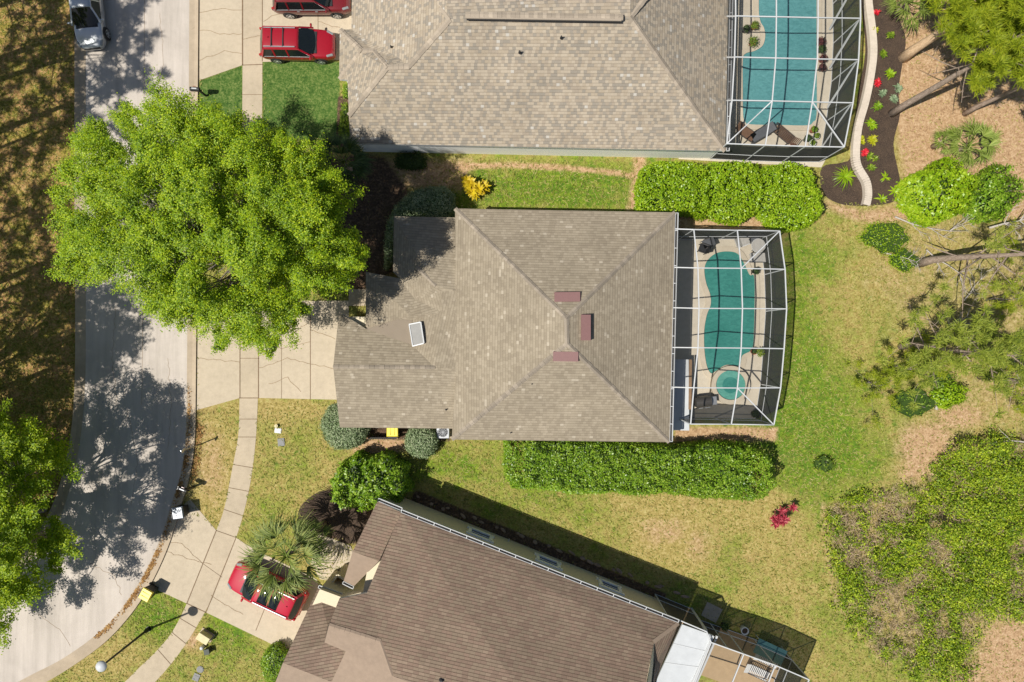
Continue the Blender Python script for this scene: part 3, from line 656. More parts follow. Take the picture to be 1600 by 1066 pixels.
# ================================================================== POOLS, SCREEN CAGES AND THEIR FURNITURE
def pool(name,outline,label,water,deckpoly_name,zw=-0.0,shelf=None):
    """pool: raised coping ring, water a little below it"""
    loop=smooth_loop(outline,5); pts=[G(x,y) for x,y in loop]; cen=sum(pts,Vector())/len(pts)
    root=empty('swimming_pool',(cen.x,cen.y,0),0,label,'pool')
    n=len(pts); mbw=MB(); mbw.face([Vector((q.x-cen.x,q.y-cen.y,0.052)) for q in pts])
    ar=sum(pts[i].x*pts[(i+1)%n].y-pts[(i+1)%n].x*pts[i].y for i in range(n)); sg=1 if ar>0 else -1
    w=mbw.build('water',water,root); bm=bmesh.new(); bm.from_mesh(w.data); bmesh.ops.triangulate(bm,faces=bm.faces); bmesh.ops.recalc_face_normals(bm,faces=bm.faces)
    for f in bm.faces:
        if f.normal.z<0: f.normal_flip()
    bm.to_mesh(w.data); bm.free()
    cb=MB(); off=[]
    for i in range(n):
        d=(pts[(i+1)%n]-pts[i-1]).normalized(); nn=Vector((d.y,-d.x,0))*sg; off.append(nn)
    for i in range(n):
        j=(i+1)%n; a0=pts[i]-cen; a1=pts[j]-cen; b0=a0+off[i]*.28; b1=a1+off[j]*.28
        for u in (a0,a1,b0,b1): u.z=0
        Z=lambda v,z:Vector((v.x,v.y,z)); i0=a0-off[i]*.03; i1=a1-off[j]*.03
        q=[Z(i0,.11),Z(i1,.11),Z(b1,.11),Z(b0,.11)]
        cb.face(q if sg<0 else q[::-1]); cb.face([Z(i0,.03),Z(i1,.03),Z(i1,.11),Z(i0,.11)]); cb.face([Z(b0,.05),Z(b1,.05),Z(b1,.11),Z(b0,.11)])
    c_=cb.build('coping',M['coping'],root); bm=bmesh.new(); bm.from_mesh(c_.data); bmesh.ops.remove_doubles(bm,verts=bm.verts,dist=1e-4); bmesh.ops.recalc_face_normals(bm,faces=bm.faces); bm.to_mesh(c_.data); bm.free()
    return root
def grid_cage(label,beams,posts,roofs,wallsq,rails,w=0.058):
    o=P(*beams[0][0]); root=empty('screen_enclosure',(0,0,0),0,label,'pool enclosure')
    for bm_ in beams:
        mb=MB(); pts=[P(*q) for q in bm_]
        for u,v in zip(pts[:-1],pts[1:]): mb.bar(u,v,w,w*1.3)
        mb.build('beam',M['white'],root)
    for q in posts:
        mb=MB(); t=P(*q); mb.bar((t.x,t.y,0.05),(t.x,t.y,q[2]-.05),w); mb.build('post',M['white'],root)
    for u,v,z in rails:
        mb=MB(); a_=P(*u); b_=P(*v); mb.bar((a_.x,a_.y,z),(b_.x,b_.y,z),w*.75); mb.build('rail',M['white'],root)
    for q in roofs:
        mb=MB(); mb.face([P(*x)+Vector((0,0,.01)) for x in q]); mb.build('screen_panel',M['screen_roof'],root)
    for u,v in wallsq:
        mb=MB(); a_=P(*u); b_=P(*v); mb.face([(a_.x,a_.y,.06),(b_.x,b_.y,.06),(b_.x,b_.y,a_.z*.5+b_.z*.5-.04),(a_.x,a_.y,a_.z-.04)]); mb.build('screen_panel',M['screen'],root)
    return root
# --- middle house: cage of five bays
hl,hm,hr=[3.7,4.2,4.4,4.4,4.2,3.7],[3.4,3.7,3.8,3.8,3.7,3.4],[3.1,3.25,3.3,3.3,3.25,3.1]
c0=[(1055,358,3.15),(1053.5,418,3.15),(1052,481,3.15),(1051,543,3.15),(1049.5,605,3.15),(1080,662,3.15)]
c1=[(1084,359),(1090.5,419),(1092,482),(1090.5,543.5),(1084,606),(1079,662.7)]
c2=[(1152,360),(1158,419.5),(1160,482.3),(1158,544),(1152,606.4),(1142.5,663)]
c3=[(1218,361),(1226.5,421),(1229,482.7),(1225,545),(1219.6,606),(1209,664)]
c1=[(x,y,h) for (x,y),h in zip(c1,hl)]; c2=[(x,y,h) for (x,y),h in zip(c2,hm)]; c3=[(x,y,h) for (x,y),h in zip(c3,hr)]
beams=[c1,c2,c3]+[[c0[i],c1[i],c2[i],c3[i]] for i in range(5)]+[[c1[5],c2[5],c3[5]]]+[[c2[4],c3[5]],[c2[1],c3[0]]]
roofs=[]
for i in range(5):
    roofs+= [[c1[i],c2[i],c2[i+1],c1[i+1]],[c2[i],c3[i],c3[i+1],c2[i+1]]]
    if i<4: roofs.append([c0[i],c1[i],c1[i+1],c0[i+1]])
wq_=[(c3[i],c3[i+1]) for i in range(5)]+[(c1[0],c2[0]),(c2[0],c3[0]),(c1[5],c2[5]),(c2[5],c3[5]),(c0[0],c1[0])]
rails=[(u,v,1.1) for u,v in wq_]+[(u,v,.08) for u,v in wq_]
cage2=grid_cage('white framed pool cage of five bays behind the middle house',beams,c3+[c1[0],c2[0],c1[5],c2[5]],roofs,wq_,rails)
db=[P(1040,355,0),]
def xy(q): v=P(*q); return (v.x*PPM+800,533-v.y*PPM)
sheet('pool_deck',[(1032,365)]+[xy(q) for q in [c1[0],c2[0],c3[0],c3[1],c3[2],c3[3],c3[4],c3[5],c2[5],c1[5]]]+[(1032,652)],0.045,M['deck'])
pool('pool',[(1134.5,392.5),(1117,396),(1104,407),(1099,422),(1102,443),(1108,460),(1109,476),(1103,492),(1099,515),(1099,545),(1103,572),(1110,584),(1119,580),(1134,571),(1155,572),(1160,556),(1174,547),(1178,524),(1179,437),(1171,429),(1163,412),(1152,396)],'green lagoon shaped pool with curved edges behind the middle house',M['water_b'],'')
# round spa with a raised rim, standing at the pool's end
M['spa_bench']=watermat('shallow_spa_water',A(96,170,154),A(112,182,166)); sp=P(1142,602,.35); root=empty('spa',(sp.x,sp.y,0),0,'round raised spa with a pale rim at the end of the lagoon shaped pool','spa')
mb=MB()
ring=lambda mb,r0,r1,z0,z1,n=40:[mb.face([(r0*math.cos(t),r0*math.sin(t),z1),(r1*math.cos(t),r1*math.sin(t),z1),(r1*math.cos(u),r1*math.sin(u),z1),(r0*math.cos(u),r0*math.sin(u),z1)]) or mb.face([(r1*math.cos(t),r1*math.sin(t),z0),(r1*math.cos(u),r1*math.sin(u),z0),(r1*math.cos(u),r1*math.sin(u),z1),(r1*math.cos(t),r1*math.sin(t),z1)][::1]) or mb.face([(r0*math.cos(t),r0*math.sin(t),z0),(r0*math.cos(u),r0*math.sin(u),z0),(r0*math.cos(u),r0*math.sin(u),z1),(r0*math.cos(t),r0*math.sin(t),z1)]) for t,u in [(2*math.pi*i/n,2*math.pi*(i+1)/n) for i in range(n)]]
ring(mb,.92,1.2,.04,.36); mb.build('rim',M['coping'],root)
mb=MB(); mb.lathe([(.925,.26),(.925,.27)],n=40); mb.build('water',M['water_b'],root)
mb=MB()
for i in range(16):
    t=math.pi*(1.05+.95*i/16); u=math.pi*(1.05+.95*(i+1)/16); mb.face([(.55*math.cos(t),.55*math.sin(t),.274),(.9*math.cos(t),.9*math.sin(t),.274),(.9*math.cos(u),.9*math.sin(u),.274),(.55*math.cos(u),.55*math.sin(u),.274)])
mb=MB()
ring(mb,.5,.9,.262,.276); mb.build('bench',M['spa_bench'],root)
# low white roof over the pool equipment, next to the cage
pr=MB(); q=[P(x,y,1.15) for x,y in ((1036,561),(1076,562),(1077,673),(1036,672))]; pr.prism([(v.x,v.y) for v in q],1.05,1.15)
for x,y in ((1074,566),(1075,669)): v=P(x,y,1.0); pr.box((v.x-.05,v.y,.52),(.08,.08,1.04))
eq=empty('equipment_roof',(0,0,0),0,'low white flat panel roof between the middle house and its pool cage','shed roof'); pro=pr.build('panel',M['whiteroof'],eq)
wt=MB(); u,v=P(1079,562,1.2),P(1078,640,1.2); wt.bar(u,v,.16,.08); wt.build('edge_board',M['wood'],eq)
wt=MB(); u,v=P(1046,657,1.17),P(1077,658,1.17); wt.bar(u,v,.05,.03); wt.build('seam',M['white'],eq)

# --- top house: large rectangular cage
ys=[-170,-104,-38,25.3,89.4,157,224.7]
d1=[(1146,-170,3.9),(1148,-104,4.0),(1149,-38,4.1),(1149.4,25.3,4.1),(1147.6,89.4,4.1),(1143.6,157,3.9),(1135.5,224.7,3.3)]
d2=[(1209,-170,4.0),(1212,-104,4.1),(1213,-38,4.2),(1213,26.6,4.2),(1212,91,4.1),(1206.4,158,3.9),(1195.8,227,3.4)]
d3=[(1272,-170,3.8),(1276,-104,3.9),(1278,-38,4.0),(1278,28,4.0),(1277,92.5,3.9),(1269,159.6,3.7),(1258,229,3.4)]
d4=[(1336,-170,3.3),(1341,-104,3.4),(1344,-38,3.4),(1344.5,29,3.4),(1341.4,93.7,3.4),(1332.6,161,3.4),(1319,230,3.3)]
d0=[(1136,y,3.1) for y in ys]
beams=[d1,d2,d3,d4]+[[d0[i],d1[i],d2[i],d3[i],d4[i]] for i in range(6)]+[[d1[6],d2[6],d3[6],d4[6]],[d2[5],d1[6]],[d3[5],d4[6]]]
roofs=[]
for i in range(6):
    for L_,R_ in ((d1,d2),(d2,d3),(d3,d4)): roofs.append([L_[i],R_[i],R_[i+1],L_[i+1]])
    if i<5: roofs.append([d0[i],d1[i],d1[i+1],d0[i+1]])
wl_=[(d4[i],d4[i+1]) for i in range(6)]+[(d1[6],d2[6]),(d2[6],d3[6]),(d3[6],d4[6])]
cage1=grid_cage('large white framed pool cage beside the house at the top edge',beams,d4+[d1[6],d2[6],d3[6]],roofs,wl_,[(u,v,1.25) for u,v in wl_]+[(u,v,.08) for u,v in wl_])
for i in range(1,6):                     # knee braces of the long wall
    mb=MB(); u=P(*d4[i]); v=P(*d4[i+1]); mb.bar((u.x,u.y,u.z-.1),(u.x*.9+v.x*.1-.25,u.y*.35+v.y*.65,.15),.09); mb.build('brace',M['white'],cage1)
sheet('pool_deck',[(1128,-130)]+[xy(q) for q in d4]+[(1290,249),(1283,262),(1060,249),(1060,238),(1128,240)],0.045,M['deck'])
pool('pool',[(1184,-70),(1184,-20),(1184,20),(1187,36),(1192,45),(1194,58),(1190,72),(1178,80),(1164,84),(1159,95),(1159,140),(1159.5,180),(1163,192),(1172,196),(1220,197),(1260,197.5),(1270,192),(1276,178),(1276,100),(1276,0),(1276,-70)],'long blue pool with a notched side inside the top cage',M['water_a'],'')
# pale shelf step in the pool's corner
def relplant(*a,**k): pass

# --- bottom house: cage on a tan deck
N=[(1042,961,3.3),(1104,987,3.4),(1111,1003.7,3.4),(1162,1022,3.5),(1211.3,1039.5,3.5),(1264,1062,3.4)]
dx,dy=-33,82
N2=[(x+dx,y+dy,h) for x,y,h in N]
beams=[[N[2],N[3],N[4],N[5]],[N[2],N2[2]],[N[3],N2[3]],[N[4],N2[4]],[N[5],N2[5]],[N2[2],N2[3],N2[4],N2[5]],[N[0],N[1],N[2]]]
wl3=[(N[0],N[1]),(N[1],N[2]),(N[2],N[3]),(N[3],N[4]),(N[4],N[5]),(N[5],N2[5])]
mid=lambda u,v,t=.5:tuple(u[i]*(1-t)+v[i]*t for i in range(3))
cage3=grid_cage('small white framed screen cage on a tan deck at the bottom edge',beams,N+[mid(N[2],N[3]),mid(N[1],N[2])],[[N[2],N[3],N2[3],N2[2]],[N[3],N[4],N2[4],N2[3]],[N[4],N[5],N2[5],N2[4]]],wl3,[(u,v,1.0) for u,v in wl3]+[(u,v,.08) for u,v in wl3])
mb=MB(); u=P(*N[1]); v=P(*N[0]); mb.bar((u.x,u.y,.05),(u.x,u.y,3.3),.14); mb.build('corner_post',M['white'],cage3)
sheet('pool_deck',[xy(q) for q in N]+[xy(q) for q in N2[::-1]],0.045,M['tan_deck'])

# --- furniture ------------------------------------------------------------------
def lounger(px,py,rz,label,frame,fab,slats=True,recl=0.5,L=1.9):
    v=P(px,py,.35); root=empty('chaise_lounge',(v.x,v.y,.045),R(rz),label,'lounge chair','lounge chairs by the pools')
    f=MB()
    for s in (-1,1): f.bar((-L/2+.55,s*.3,.34),(L/2,s*.3,.34),.05)
    f.bar((L/2,-.3,.34),(L/2,.3,.34),.05); f.build('frame',frame,root)
    for sx in (-.35,.8):
        for s in (-1,1): g=MB(); g.bar((sx,s*.3,0),(sx,s*.3,.33),.05); g.build('leg',frame,root)
    st=MB(); bk=MB(); n=11
    if slats:
        for i in range(n): st.box((-L/2+.62+i*(L-.68)/n,0,.37),(.062,.58,.025))
        for i in range(5): t=i/5+.1; bk.box((-L/2+.55-t*.5*math.cos(recl),0,.37+t*.6*math.sin(recl)),(.06,.58,.03),Matrix.Rotation(recl,3,'Y'))
    else:
        st.box((.25,0,.38),(L-.6,.56,.07)); bk.box((-L/2+.38,0,.37+.22*math.sin(recl)),(.56,.56,.07),Matrix.Rotation(recl,3,'Y'))
    st.build('seat',fab,root,bevel=.008); bk.build('backrest',fab,root,bevel=.008)
    return root
M['slat_white']=plain('white_slat',(0.7,0.7,0.68,1),0.5); M['fab_grey']=plain('grey_sling',A(96,98,102),0.8); M['fab_brown']=plain('brown_wicker',A(120,88,64),0.8); M['terra']=plain('terracotta',A(196,110,80),0.8)
M['fab_light']=plain('pale_sling',A(190,186,178),0.8)
lounger(1228,213,140,'lounge chair with dark and pale striped slats by the blue pool',M['bronze'],M['fab_brown'],True,.6)
lounger(1192,207,-150,'grey sling lounge chair in the lower corner of the top cage',M['bronze'],M['fab_grey'],False,.7,1.7)
lounger(1163,206,-35,'brown wicker lounge chair closest to the top house wall',M['bronze'],M['fab_brown'],False,.6,1.5)
lounger(1163,376,20,'pale sling lounge chair in the upper corner of the middle cage',M['white'],M['fab_light'],False,.5,1.6)
lounger(1181,1049,-25,'dark lounge chair with white slats on the tan deck',M['bronze'],M['slat_white'],True,.5)
lounger(1196,1029,-25,'second white slatted lounge chair beside the teal table on the tan deck',M['bronze'],M['slat_white'],True,.5)
def chair(px,py,rz,label,fm,sm_):
    v=P(px,py,.4); root=empty('patio_chair',(v.x,v.y,.045),R(rz),label,'chair','patio chairs')
    for sx in (-.24,.24):
        for sy in (-.24,.24): g=MB(); g.bar((sx,sy,0),(sx,sy,.42),.04); g.build('leg',fm,root)
    g=MB(); g.box((0,0,.44),(.52,.52,.05)); g.build('seat',sm_,root,bevel=.01)
    g=MB(); g.box((-.27,0,.7),(.05,.5,.5),Matrix.Rotation(-.2,3,'Y')); g.build('backrest',sm_,root,bevel=.01)
    for s in (-1,1): g=MB(); g.bar((-.26,s*.27,.62),(.2,s*.27,.6),.05); g.build('armrest',fm,root)
def table(px,py,r_,label,fm,tm,rect=None,rz=0,h=.7):
    v=P(px,py,h); root=empty('patio_table',(v.x,v.y,.045),R(rz),label,'table')
    g=MB()
    if rect: g.box((0,0,h),(rect[0],rect[1],.03))
    else: g.lathe([(r_,h-.02),(r_,h+.01)],n=32)
    g.build('tabletop',tm,root,bevel=.004)
    w_=(rect[0]/2-.08,rect[1]/2-.08) if rect else (r_*.6,r_*.6)
    for sx in (-1,1):
        for sy in (-1,1): g=MB(); g.bar((sx*w_[0],sy*w_[1],0),(sx*w_[0],sy*w_[1],h-.02),.04); g.build('leg',fm,root)
    if not rect: g=MB(); g.lathe([(r_+.02,h-.035),(r_+.02,h-.022)],n=32); g.build('table_rim',fm,root)
table(1185,384,.42,'round glass patio table in the corner of the middle cage',M['white'],M['fab_light'])
chair(1178,373,-120,'dark patio chair above the round table in the middle cage',M['bronze'],M['fab_grey'])
chair(1104,381,200,'dark patio chair by the shaded house side of the middle cage',M['bronze'],M['fab_grey'])
chair(1098,389,160,'second dark patio chair in the shade near the middle house wall',M['bronze'],M['black'])
table(1184,403,0,'pale rectangular side table next to the lagoon pool corner',M['white'],M['fab_light'],(1.0,.6),0,.45)
table(1203,1018,0,'teal glass topped table under the bottom cage',M['white'],plain('teal_glass',A(120,170,165),0.08),(1.9,.95),-25,.75)
# covered barbecue
v=P(1099,628,.9); bq=empty('barbecue',(v.x,v.y,.045),R(6),'dark covered barbecue grill beside the round spa','grill')
g=MB(); g.box((0,0,.42),(.9,.62,.8)); g.build('cabinet',M['bronze'],bq,bevel=.04); g=MB()
for i in range(9):
    t0=math.pi*i/9; t1=math.pi*(i+1)/9; g.face([(-.48,.3*math.cos(t0),.84+.26*math.sin(t0)),(.48,.3*math.cos(t0),.84+.26*math.sin(t0)),(.48,.3*math.cos(t1),.84+.26*math.sin(t1)),(-.48,.3*math.cos(t1),.84+.26*math.sin(t1))])
for s in(-.48,.48): g.face([(s,.3*math.cos(math.pi*i/9),.84+.26*math.sin(math.pi*i/9)) for i in range(10)])
g.build('lid',M['bronze'],bq); g=MB(); g.box((.66,0,.8),(.36,.5,.03)); g.build('side_shelf',M['greymetal'],bq); g=MB(); g.bar((-.35,-.36,.98),(.35,-.36,.98),.03); g.build('handle',M['greymetal'],bq)
# white kettle pot in the bottom cage
v=P(1164,986,.6); kt=empty('planter',(v.x,v.y,.045),0,'round white planter ring with dark soil in the bottom cage','planter'); g=MB(); g.lathe([(.15,0),(.2,.3),(.24,.55),(.24,.6),(.19,.6),(.18,.5),(.02,.5)],n=28); g.build('pot',M['white'],kt,True); g=MB(); g.lathe([(.18,.51),(.17,.54)],n=20); g.build('soil',M['mulch'],kt)

# ================================================================== CARS
def paint(name,c,coat=1.0,rough=0.5,metal=0.0):
    t=NT(name,rough); t.b.inputs['Base Color'].default_value=c; t.b.inputs['Metallic'].default_value=metal; t.b.inputs['Specular IOR Level'].default_value=.2; t.b.inputs['Coat Weight'].default_value=coat; t.b.inputs['Coat Roughness'].default_value=0.03
    n=t.noise(350,2,0.6,t.geo().outputs['Position']); t.set(t.b.inputs['Roughness'],t.math('MULTIPLY_ADD',n,0.12,rough-.06)); return t.m
M['red']=paint('bright_red_paint',(0.30,0.004,0.014,1)); M['maroon']=paint('maroon_paint',(0.16,0.010,0.014,1)); M['crimson']=paint('crimson_paint',(0.42,0.005,0.028,1)); M['silver']=paint('silver_paint',(0.50,0.52,0.53,1),1,.4,.5)
M['carglass']=plain('tinted_car_glass',(0.010,0.014,0.015,1),0.03,var=.1,scale=2); M['tyre']=plain('tyre_rubber',(0.012,0.012,0.012,1),0.85); M['rim']=plain('alloy',(0.55,0.56,0.57,1),0.3,0.7); M['lampglass']=plain('headlamp_glass',(0.25,0.27,0.27,1),0.08); M['tail']=plain('tail_lamp',(0.35,0.01,0.01,1),0.15); M['plastic']=plain('bumper_plastic',(0.03,0.03,0.032,1),0.6); M['cabin']=plain('car_interior',(0.16,0.17,0.17,1),0.8)
def loft(mb,secs,mi=0,close=False):
    n=len(secs[0]); b=len(mb.v)
    for s in secs: mb.v+= [tuple(p) for p in s]
    for i in range(len(secs)-1):
        for k in range(n-1):
            mb.f.append((b+i*n+k,b+(i+1)*n+k,b+(i+1)*n+k+1,b+i*n+k+1)); mb.mi.append(mi)
    if close:
        mb.f.append(tuple(b+k for k in range(n))); mb.mi.append(mi); mb.f.append(tuple(b+(len(secs)-1)*n+k for k in range(n))[::-1]); mb.mi.append(mi)
def fixn(o,sub=0,smooth=True):
    bm=bmesh.new(); bm.from_mesh(o.data); bmesh.ops.remove_doubles(bm,verts=bm.verts,dist=1e-4); bmesh.ops.recalc_face_normals(bm,faces=bm.faces); bm.to_mesh(o.data); bm.free()
    if smooth: o.data.polygons.foreach_set('use_smooth',[True]*len(o.data.polygons))
    if sub: m=o.modifiers.new('subdivision','SUBSURF'); m.levels=sub; m.render_levels=sub
    return o
def car(loc,rz,label,pm,L=4.6,W=1.84,H=1.68,kind='suv',rack=False,sunroof=False,clad=False):
    root=empty('parked_car',loc,rz,label,'car')
    hl=L/2; belt=H*.60; hood=H*.585 if kind=='suv' else H*.60
    # body: stations front to back (x, half width, top height, bottom height, crown)
    if kind=='suv':
        st=[(hl,.62,.62,.34),(hl-.06,.74,.78,.26),(hl-.28,.86,hood-.1,.22),(hl-.75,.91,hood-.02,.22),(hl-1.25,.92,belt+.0,.22),(0.25,.925,belt+.03,.22),(-hl+1.1,.925,belt+.06,.22),(-hl+.5,.91,belt+.08,.24),(-hl+.16,.86,belt+.06,.27),(-hl+.04,.78,belt-.05,.34),(-hl,.66,.66,.42)]
    else:
        st=[(hl,.50,.55,.34),(hl-.07,.66,.66,.24),(hl-.32,.82,.76,.2),(hl-.8,.89,hood-.02,.2),(hl-1.35,.90,belt,.2),(0.2,.905,belt+.02,.2),(-hl+1.2,.90,belt+.04,.2),(-hl+.5,.87,belt+.06,.22),(-hl+.1,.78,belt+.02,.28),(-hl,.62,.66,.4)]
    k=W/1.85; secs=[]
    for x,w,zt,zb in st:
        w*=k; crown=.045
        half=[(w*.70,zb),(w*.93,zb+.05),(w*.985,zb+(zt-zb)*.35),(w,zb+(zt-zb)*.68),(w*.955,zt-.045),(w*.86,zt),(w*.5,zt+crown*.8),(0,zt+crown)]
        secs.append([(x,-y,z) for y,z in half]+[(x,y,z) for y,z in half[-2::-1]])
    mb=MB(); loft(mb,secs,0,True); fixn(mb.build('body',pm,root),2)
    # cabin
    if kind=='suv': xs=dict(fb=hl-1.22,ft=hl-1.95,rt=-hl+.42,rb=-hl+.14)
    else: xs=dict(fb=hl-1.35,ft=hl-2.15,rt=-hl+1.35,rb=-hl+.55)
    wb=.87*k; wr=.66*k if kind=='suv' else .6*k; zb=belt+.02; zr=H-.03
    def rsec(x,z,w,drop): return [(x,-w,z-drop),(x,-w*.96,z-.02),(x,-w*.6,z+.025),(x,0,z+.04),(x,w*.6,z+.025),(x,w*.96,z-.02),(x,w,z-drop)]
    mb=MB(); m_=[0,.12,.4,.7,.92,1]
    loft(mb,[rsec(xs['ft']+(xs['rt']-xs['ft'])*t,zr-(.05 if t in (0,) else .05 if t==1 else 0)+ (-.02 if t>.9 else 0),wr,.08) for t in m_]); rf=fixn(mb.build('roof',pm,root),1)
    so=rf.modifiers.new('solid','SOLIDIFY'); so.thickness=.05
    B=lambda x,w,z:(x,w,z)
    FT=[(xs['ft'],s*wr*f,zr-.06+.03*(1-f)) for s,f in ((-1,.98),(-1,.5),(1,0),(1,.5),(1,.98))]; FB=[(xs['fb']+.16*(1-f*f),s*wb*.93*f,zb+.02) for s,f in ((-1,1),(-1,.5),(1,0),(1,.5),(1,1))]
    RT=[(xs['rt'],s*wr*f,zr-.06+.03*(1-f)) for s,f in ((-1,.98),(-1,.5),(1,0),(1,.5),(1,.98))]; RB=[(xs['rb']-.06*(1-f*f),s*wb*.92*f,zb+.04) for s,f in ((-1,1),(-1,.5),(1,0),(1,.5),(1,1))]
    mid_=lambda P_,Q_:[tuple((P_[i][j]+Q_[i][j])/2+(.02 if j==2 else 0) for j in range(3)) for i in range(5)]
    g=MB(); loft(g,[FT,mid_(FT,FB),FB]); fixn(g.build('windscreen',M['carglass'],root),1)
    g=MB(); loft(g,[RT,mid_(RT,RB),RB]); fixn(g.build('rear_window',M['carglass'],root),1)
    # side glass and pillars
    for s in (-1,1):
        g=MB(); top=lambda x:(x,s*(wr+.005),zr-.085); bot=lambda x:(x,s*(wb+.012),zb+.0)
        g.face([top(xs['ft']),top(xs['rt']),bot(xs['rb']+.1),bot(xs['fb']-.05)]); sw_=g.build('side_window',M['carglass'],root)
        pl=MB(); o_=Vector((0,s*.012,.004))
        for xt,xb,wd in ((xs['ft'],xs['fb']-.02,.10),(xs['ft']-(xs['ft']-xs['rt'])*.36,xs['fb']-(xs['fb']-xs['rb'])*.46,.09),(xs['ft']-(xs['ft']-xs['rt'])*.74,xs['fb']-(xs['fb']-xs['rb'])*.72,.10),(xs['rt']+.04,xs['rb']+.08,.16)):
            pl.bar(Vector(top(xt))+o_,Vector(bot(xb))+o_,wd,.03)
        pl.bar(Vector(top(xs['ft']+.03))+o_,Vector(top(xs['rt']-.02))+o_,.06,.05)
        pl.build('pillar',pm,root)
        tr=MB(); tr.bar(Vector(bot(xs['fb']))+Vector((0,s*.02,-.01)),Vector(bot(xs['rb']))+Vector((0,s*.02,-.01)),.03,.025); tr.build('window_trim',M['greymetal'] if kind=='suv' else M['black'],root)
        mr=MB(); mr.lathe([(.02,-.07),(.09,-.05),(.1,.03),(.05,.07)],n=12); mo=mr.build('wing_mirror',pm,root,True); mo.location=(xs['fb']-.15,s*(W/2+.10),belt+.09); mo.scale=(.7,1.2,1)
        hd=MB(); hd.box((0,0,0),(.40,.15,.09)); h_=hd.build('headlight',M['lampglass'],root,bevel=.04); h_.location=(hl-.27,s*.70*k,hood-.14 if kind=='suv' else .70); h_.rotation_euler=(s*-.25,.3,s*-.45)
        tl=MB(); tl.box((0,0,0),(.2,.12,.3)); t_=tl.build('tail_light',M['tail'],root,bevel=.03); t_.location=(-hl+.13,s*.80*k,belt-.06)
        for dx_ in (.35,-.75):
            dh=MB(); dh.bar((dx_-.08,s*(W/2+.012),belt-.13),(dx_+.08,s*(W/2+.012),belt-.13),.03,.03); dh.build('door_handle',M['greymetal'] if clad else pm,root)
        for wx in (hl-.92,-hl+.92):
            rw=.34; ar_=MB()
            ar_.lathe([(rw+.07,0),(rw+.07,.03),(rw+.0,.035)],n=28); ao=ar_.build('wheel_arch',M['plastic'],root); ao.location=(wx,s*(W/2-.045),.36); ao.rotation_euler=(R(-90*s),0,0)
            tm=MB(); tm.lathe([(rw-.12,0),(rw-.02,0),(rw,.04),(rw,.18),(rw-.03,.21),(rw-.12,.215)],n=28); wo=tm.build('wheel',M['tyre'],root,True); wo.location=(wx,s*(W/2-.19),.34); wo.rotation_euler=(R(-90*s),0,0)
            rm=MB(); rm.lathe([(rw-.1,.19),(rw-.1,.2)],n=24,mi=1)
            for q_ in range(5):
                an=2*math.pi*q_/5; rm.bar((0,0,.215),((rw-.11)*math.cos(an),(rw-.11)*math.sin(an),.21),.09,.025)
            rm.lathe([(rw-.125,.2),(rw-.09,.2),(rw-.09,.222),(rw-.125,.222),(rw-.125,.2)],n=28); rm.lathe([(.07,.2),(.06,.235)],n=14)
            rm.build('rim',[M['rim'],M['black']],wo)
    # trim
    g=MB(); g.bar((hl-.02,-.5*k,.52),(hl-.02,.5*k,.52),.06,.16); g.build('grille',M['black'],root,bevel=.02)
    g=MB(); g.bar((hl-.09,-.58*k,.38),(hl-.09,.58*k,.38),.1,.1); g.bar((-hl+.04,-.72*k,.46),(-hl+.04,.72*k,.46),.12,.14); g.build('bumper',M['plastic'] if clad else pm,root,bevel=.04)
    g=MB(); g.box((-hl-.005,0,.72),(.015,.32,.15)); g.build('licence_plate',M['white'],root)
    g=MB(); g.bar((xs['fb']+.2,-.5*k,belt+.035),(xs['fb']+.14,.02,belt+.06),.02); g.bar((xs['fb']+.2,.1,belt+.05),(xs['fb']+.12,.6*k,belt+.04),.02); g.build('wiper',M['black'],root)
    cw=MB(); cw.box((xs['fb']+.12,0,belt+.02),(.16,W*.72,.04)); cw.build('cowl',M['black'],root)
    # seats and dashboard glimpsed through the screen are left to the tinted glass
    if rack:
        for s in (-1,1):
            g=MB(); g.bar((xs['ft']-.2,s*wr*.86,zr+.055),(xs['rt']+.1,s*wr*.86,zr+.055),.05,.04); g.build('roof_rail',M['greymetal'] if not clad else M['black'],root)
        for t in (.42,.74):
            x=xs['ft']+(xs['rt']-xs['ft'])*t; g=MB(); g.bar((x,-wr*.86,zr+.06),(x,wr*.86,zr+.06),.06,.03); g.build('roof_bar',M['black'],root)
    if sunroof:
        for u,v in ((.14,.40),(.42,.66)):
            x0=xs['ft']+(xs['rt']-xs['ft'])*u; x1=xs['ft']+(xs['rt']-xs['ft'])*v
            g=MB(); loft(g,[[(x,-wr*.74,zr+.032),(x,-wr*.4,zr+.045),(x,0,zr+.05),(x,wr*.4,zr+.045),(x,wr*.74,zr+.032)] for x in (x0,(x0+x1)/2,x1)]); o_=fixn(g.build('sunroof',M['carglass'],root)); sd_=o_.modifiers.new('solid','SOLIDIFY'); sd_.thickness=.02
        for s in (-1,1):
            g=MB(); g.bar((xs['ft']-.15,s*wr*.9,zr+.03),(xs['rt']+.1,s*wr*.9,zr+.03),.05,.05); g.build('roof_rail',M['greymetal'],root)
    g=MB(); g.lathe([(.05,0),(.03,.05)],n=10); ao=g.build('antenna',pm,root); ao.location=(xs['rt']+.35,0,zr+.03)
    return root
def carpos(px,py,h=0.8): v=P(px,py,h); return (v.x,v.y,0.018)
car(carpos(463,66.5,1.0),R(-1),'bright red family car with roof bars on the driveway of the top house',M['red'],4.55,1.84,1.68,'suv',rack=True)
car(carpos(486,-5,0.9),R(0),'maroon off road car cut by the top edge beside the bright red one',M['maroon'],4.75,1.88,1.78,'suv',rack=True,clad=True)
car(carpos(416,922.5,0.9),R(155),'crimson car with a twin glass sunroof beside the palm at the bottom',M['crimson'],4.85,1.92,1.70,'suv',sunroof=True)
car(carpos(136,15,0.7),R(-84),'silver saloon parked on the street at the top left',M['silver'],4.75,1.84,1.46,'sedan')

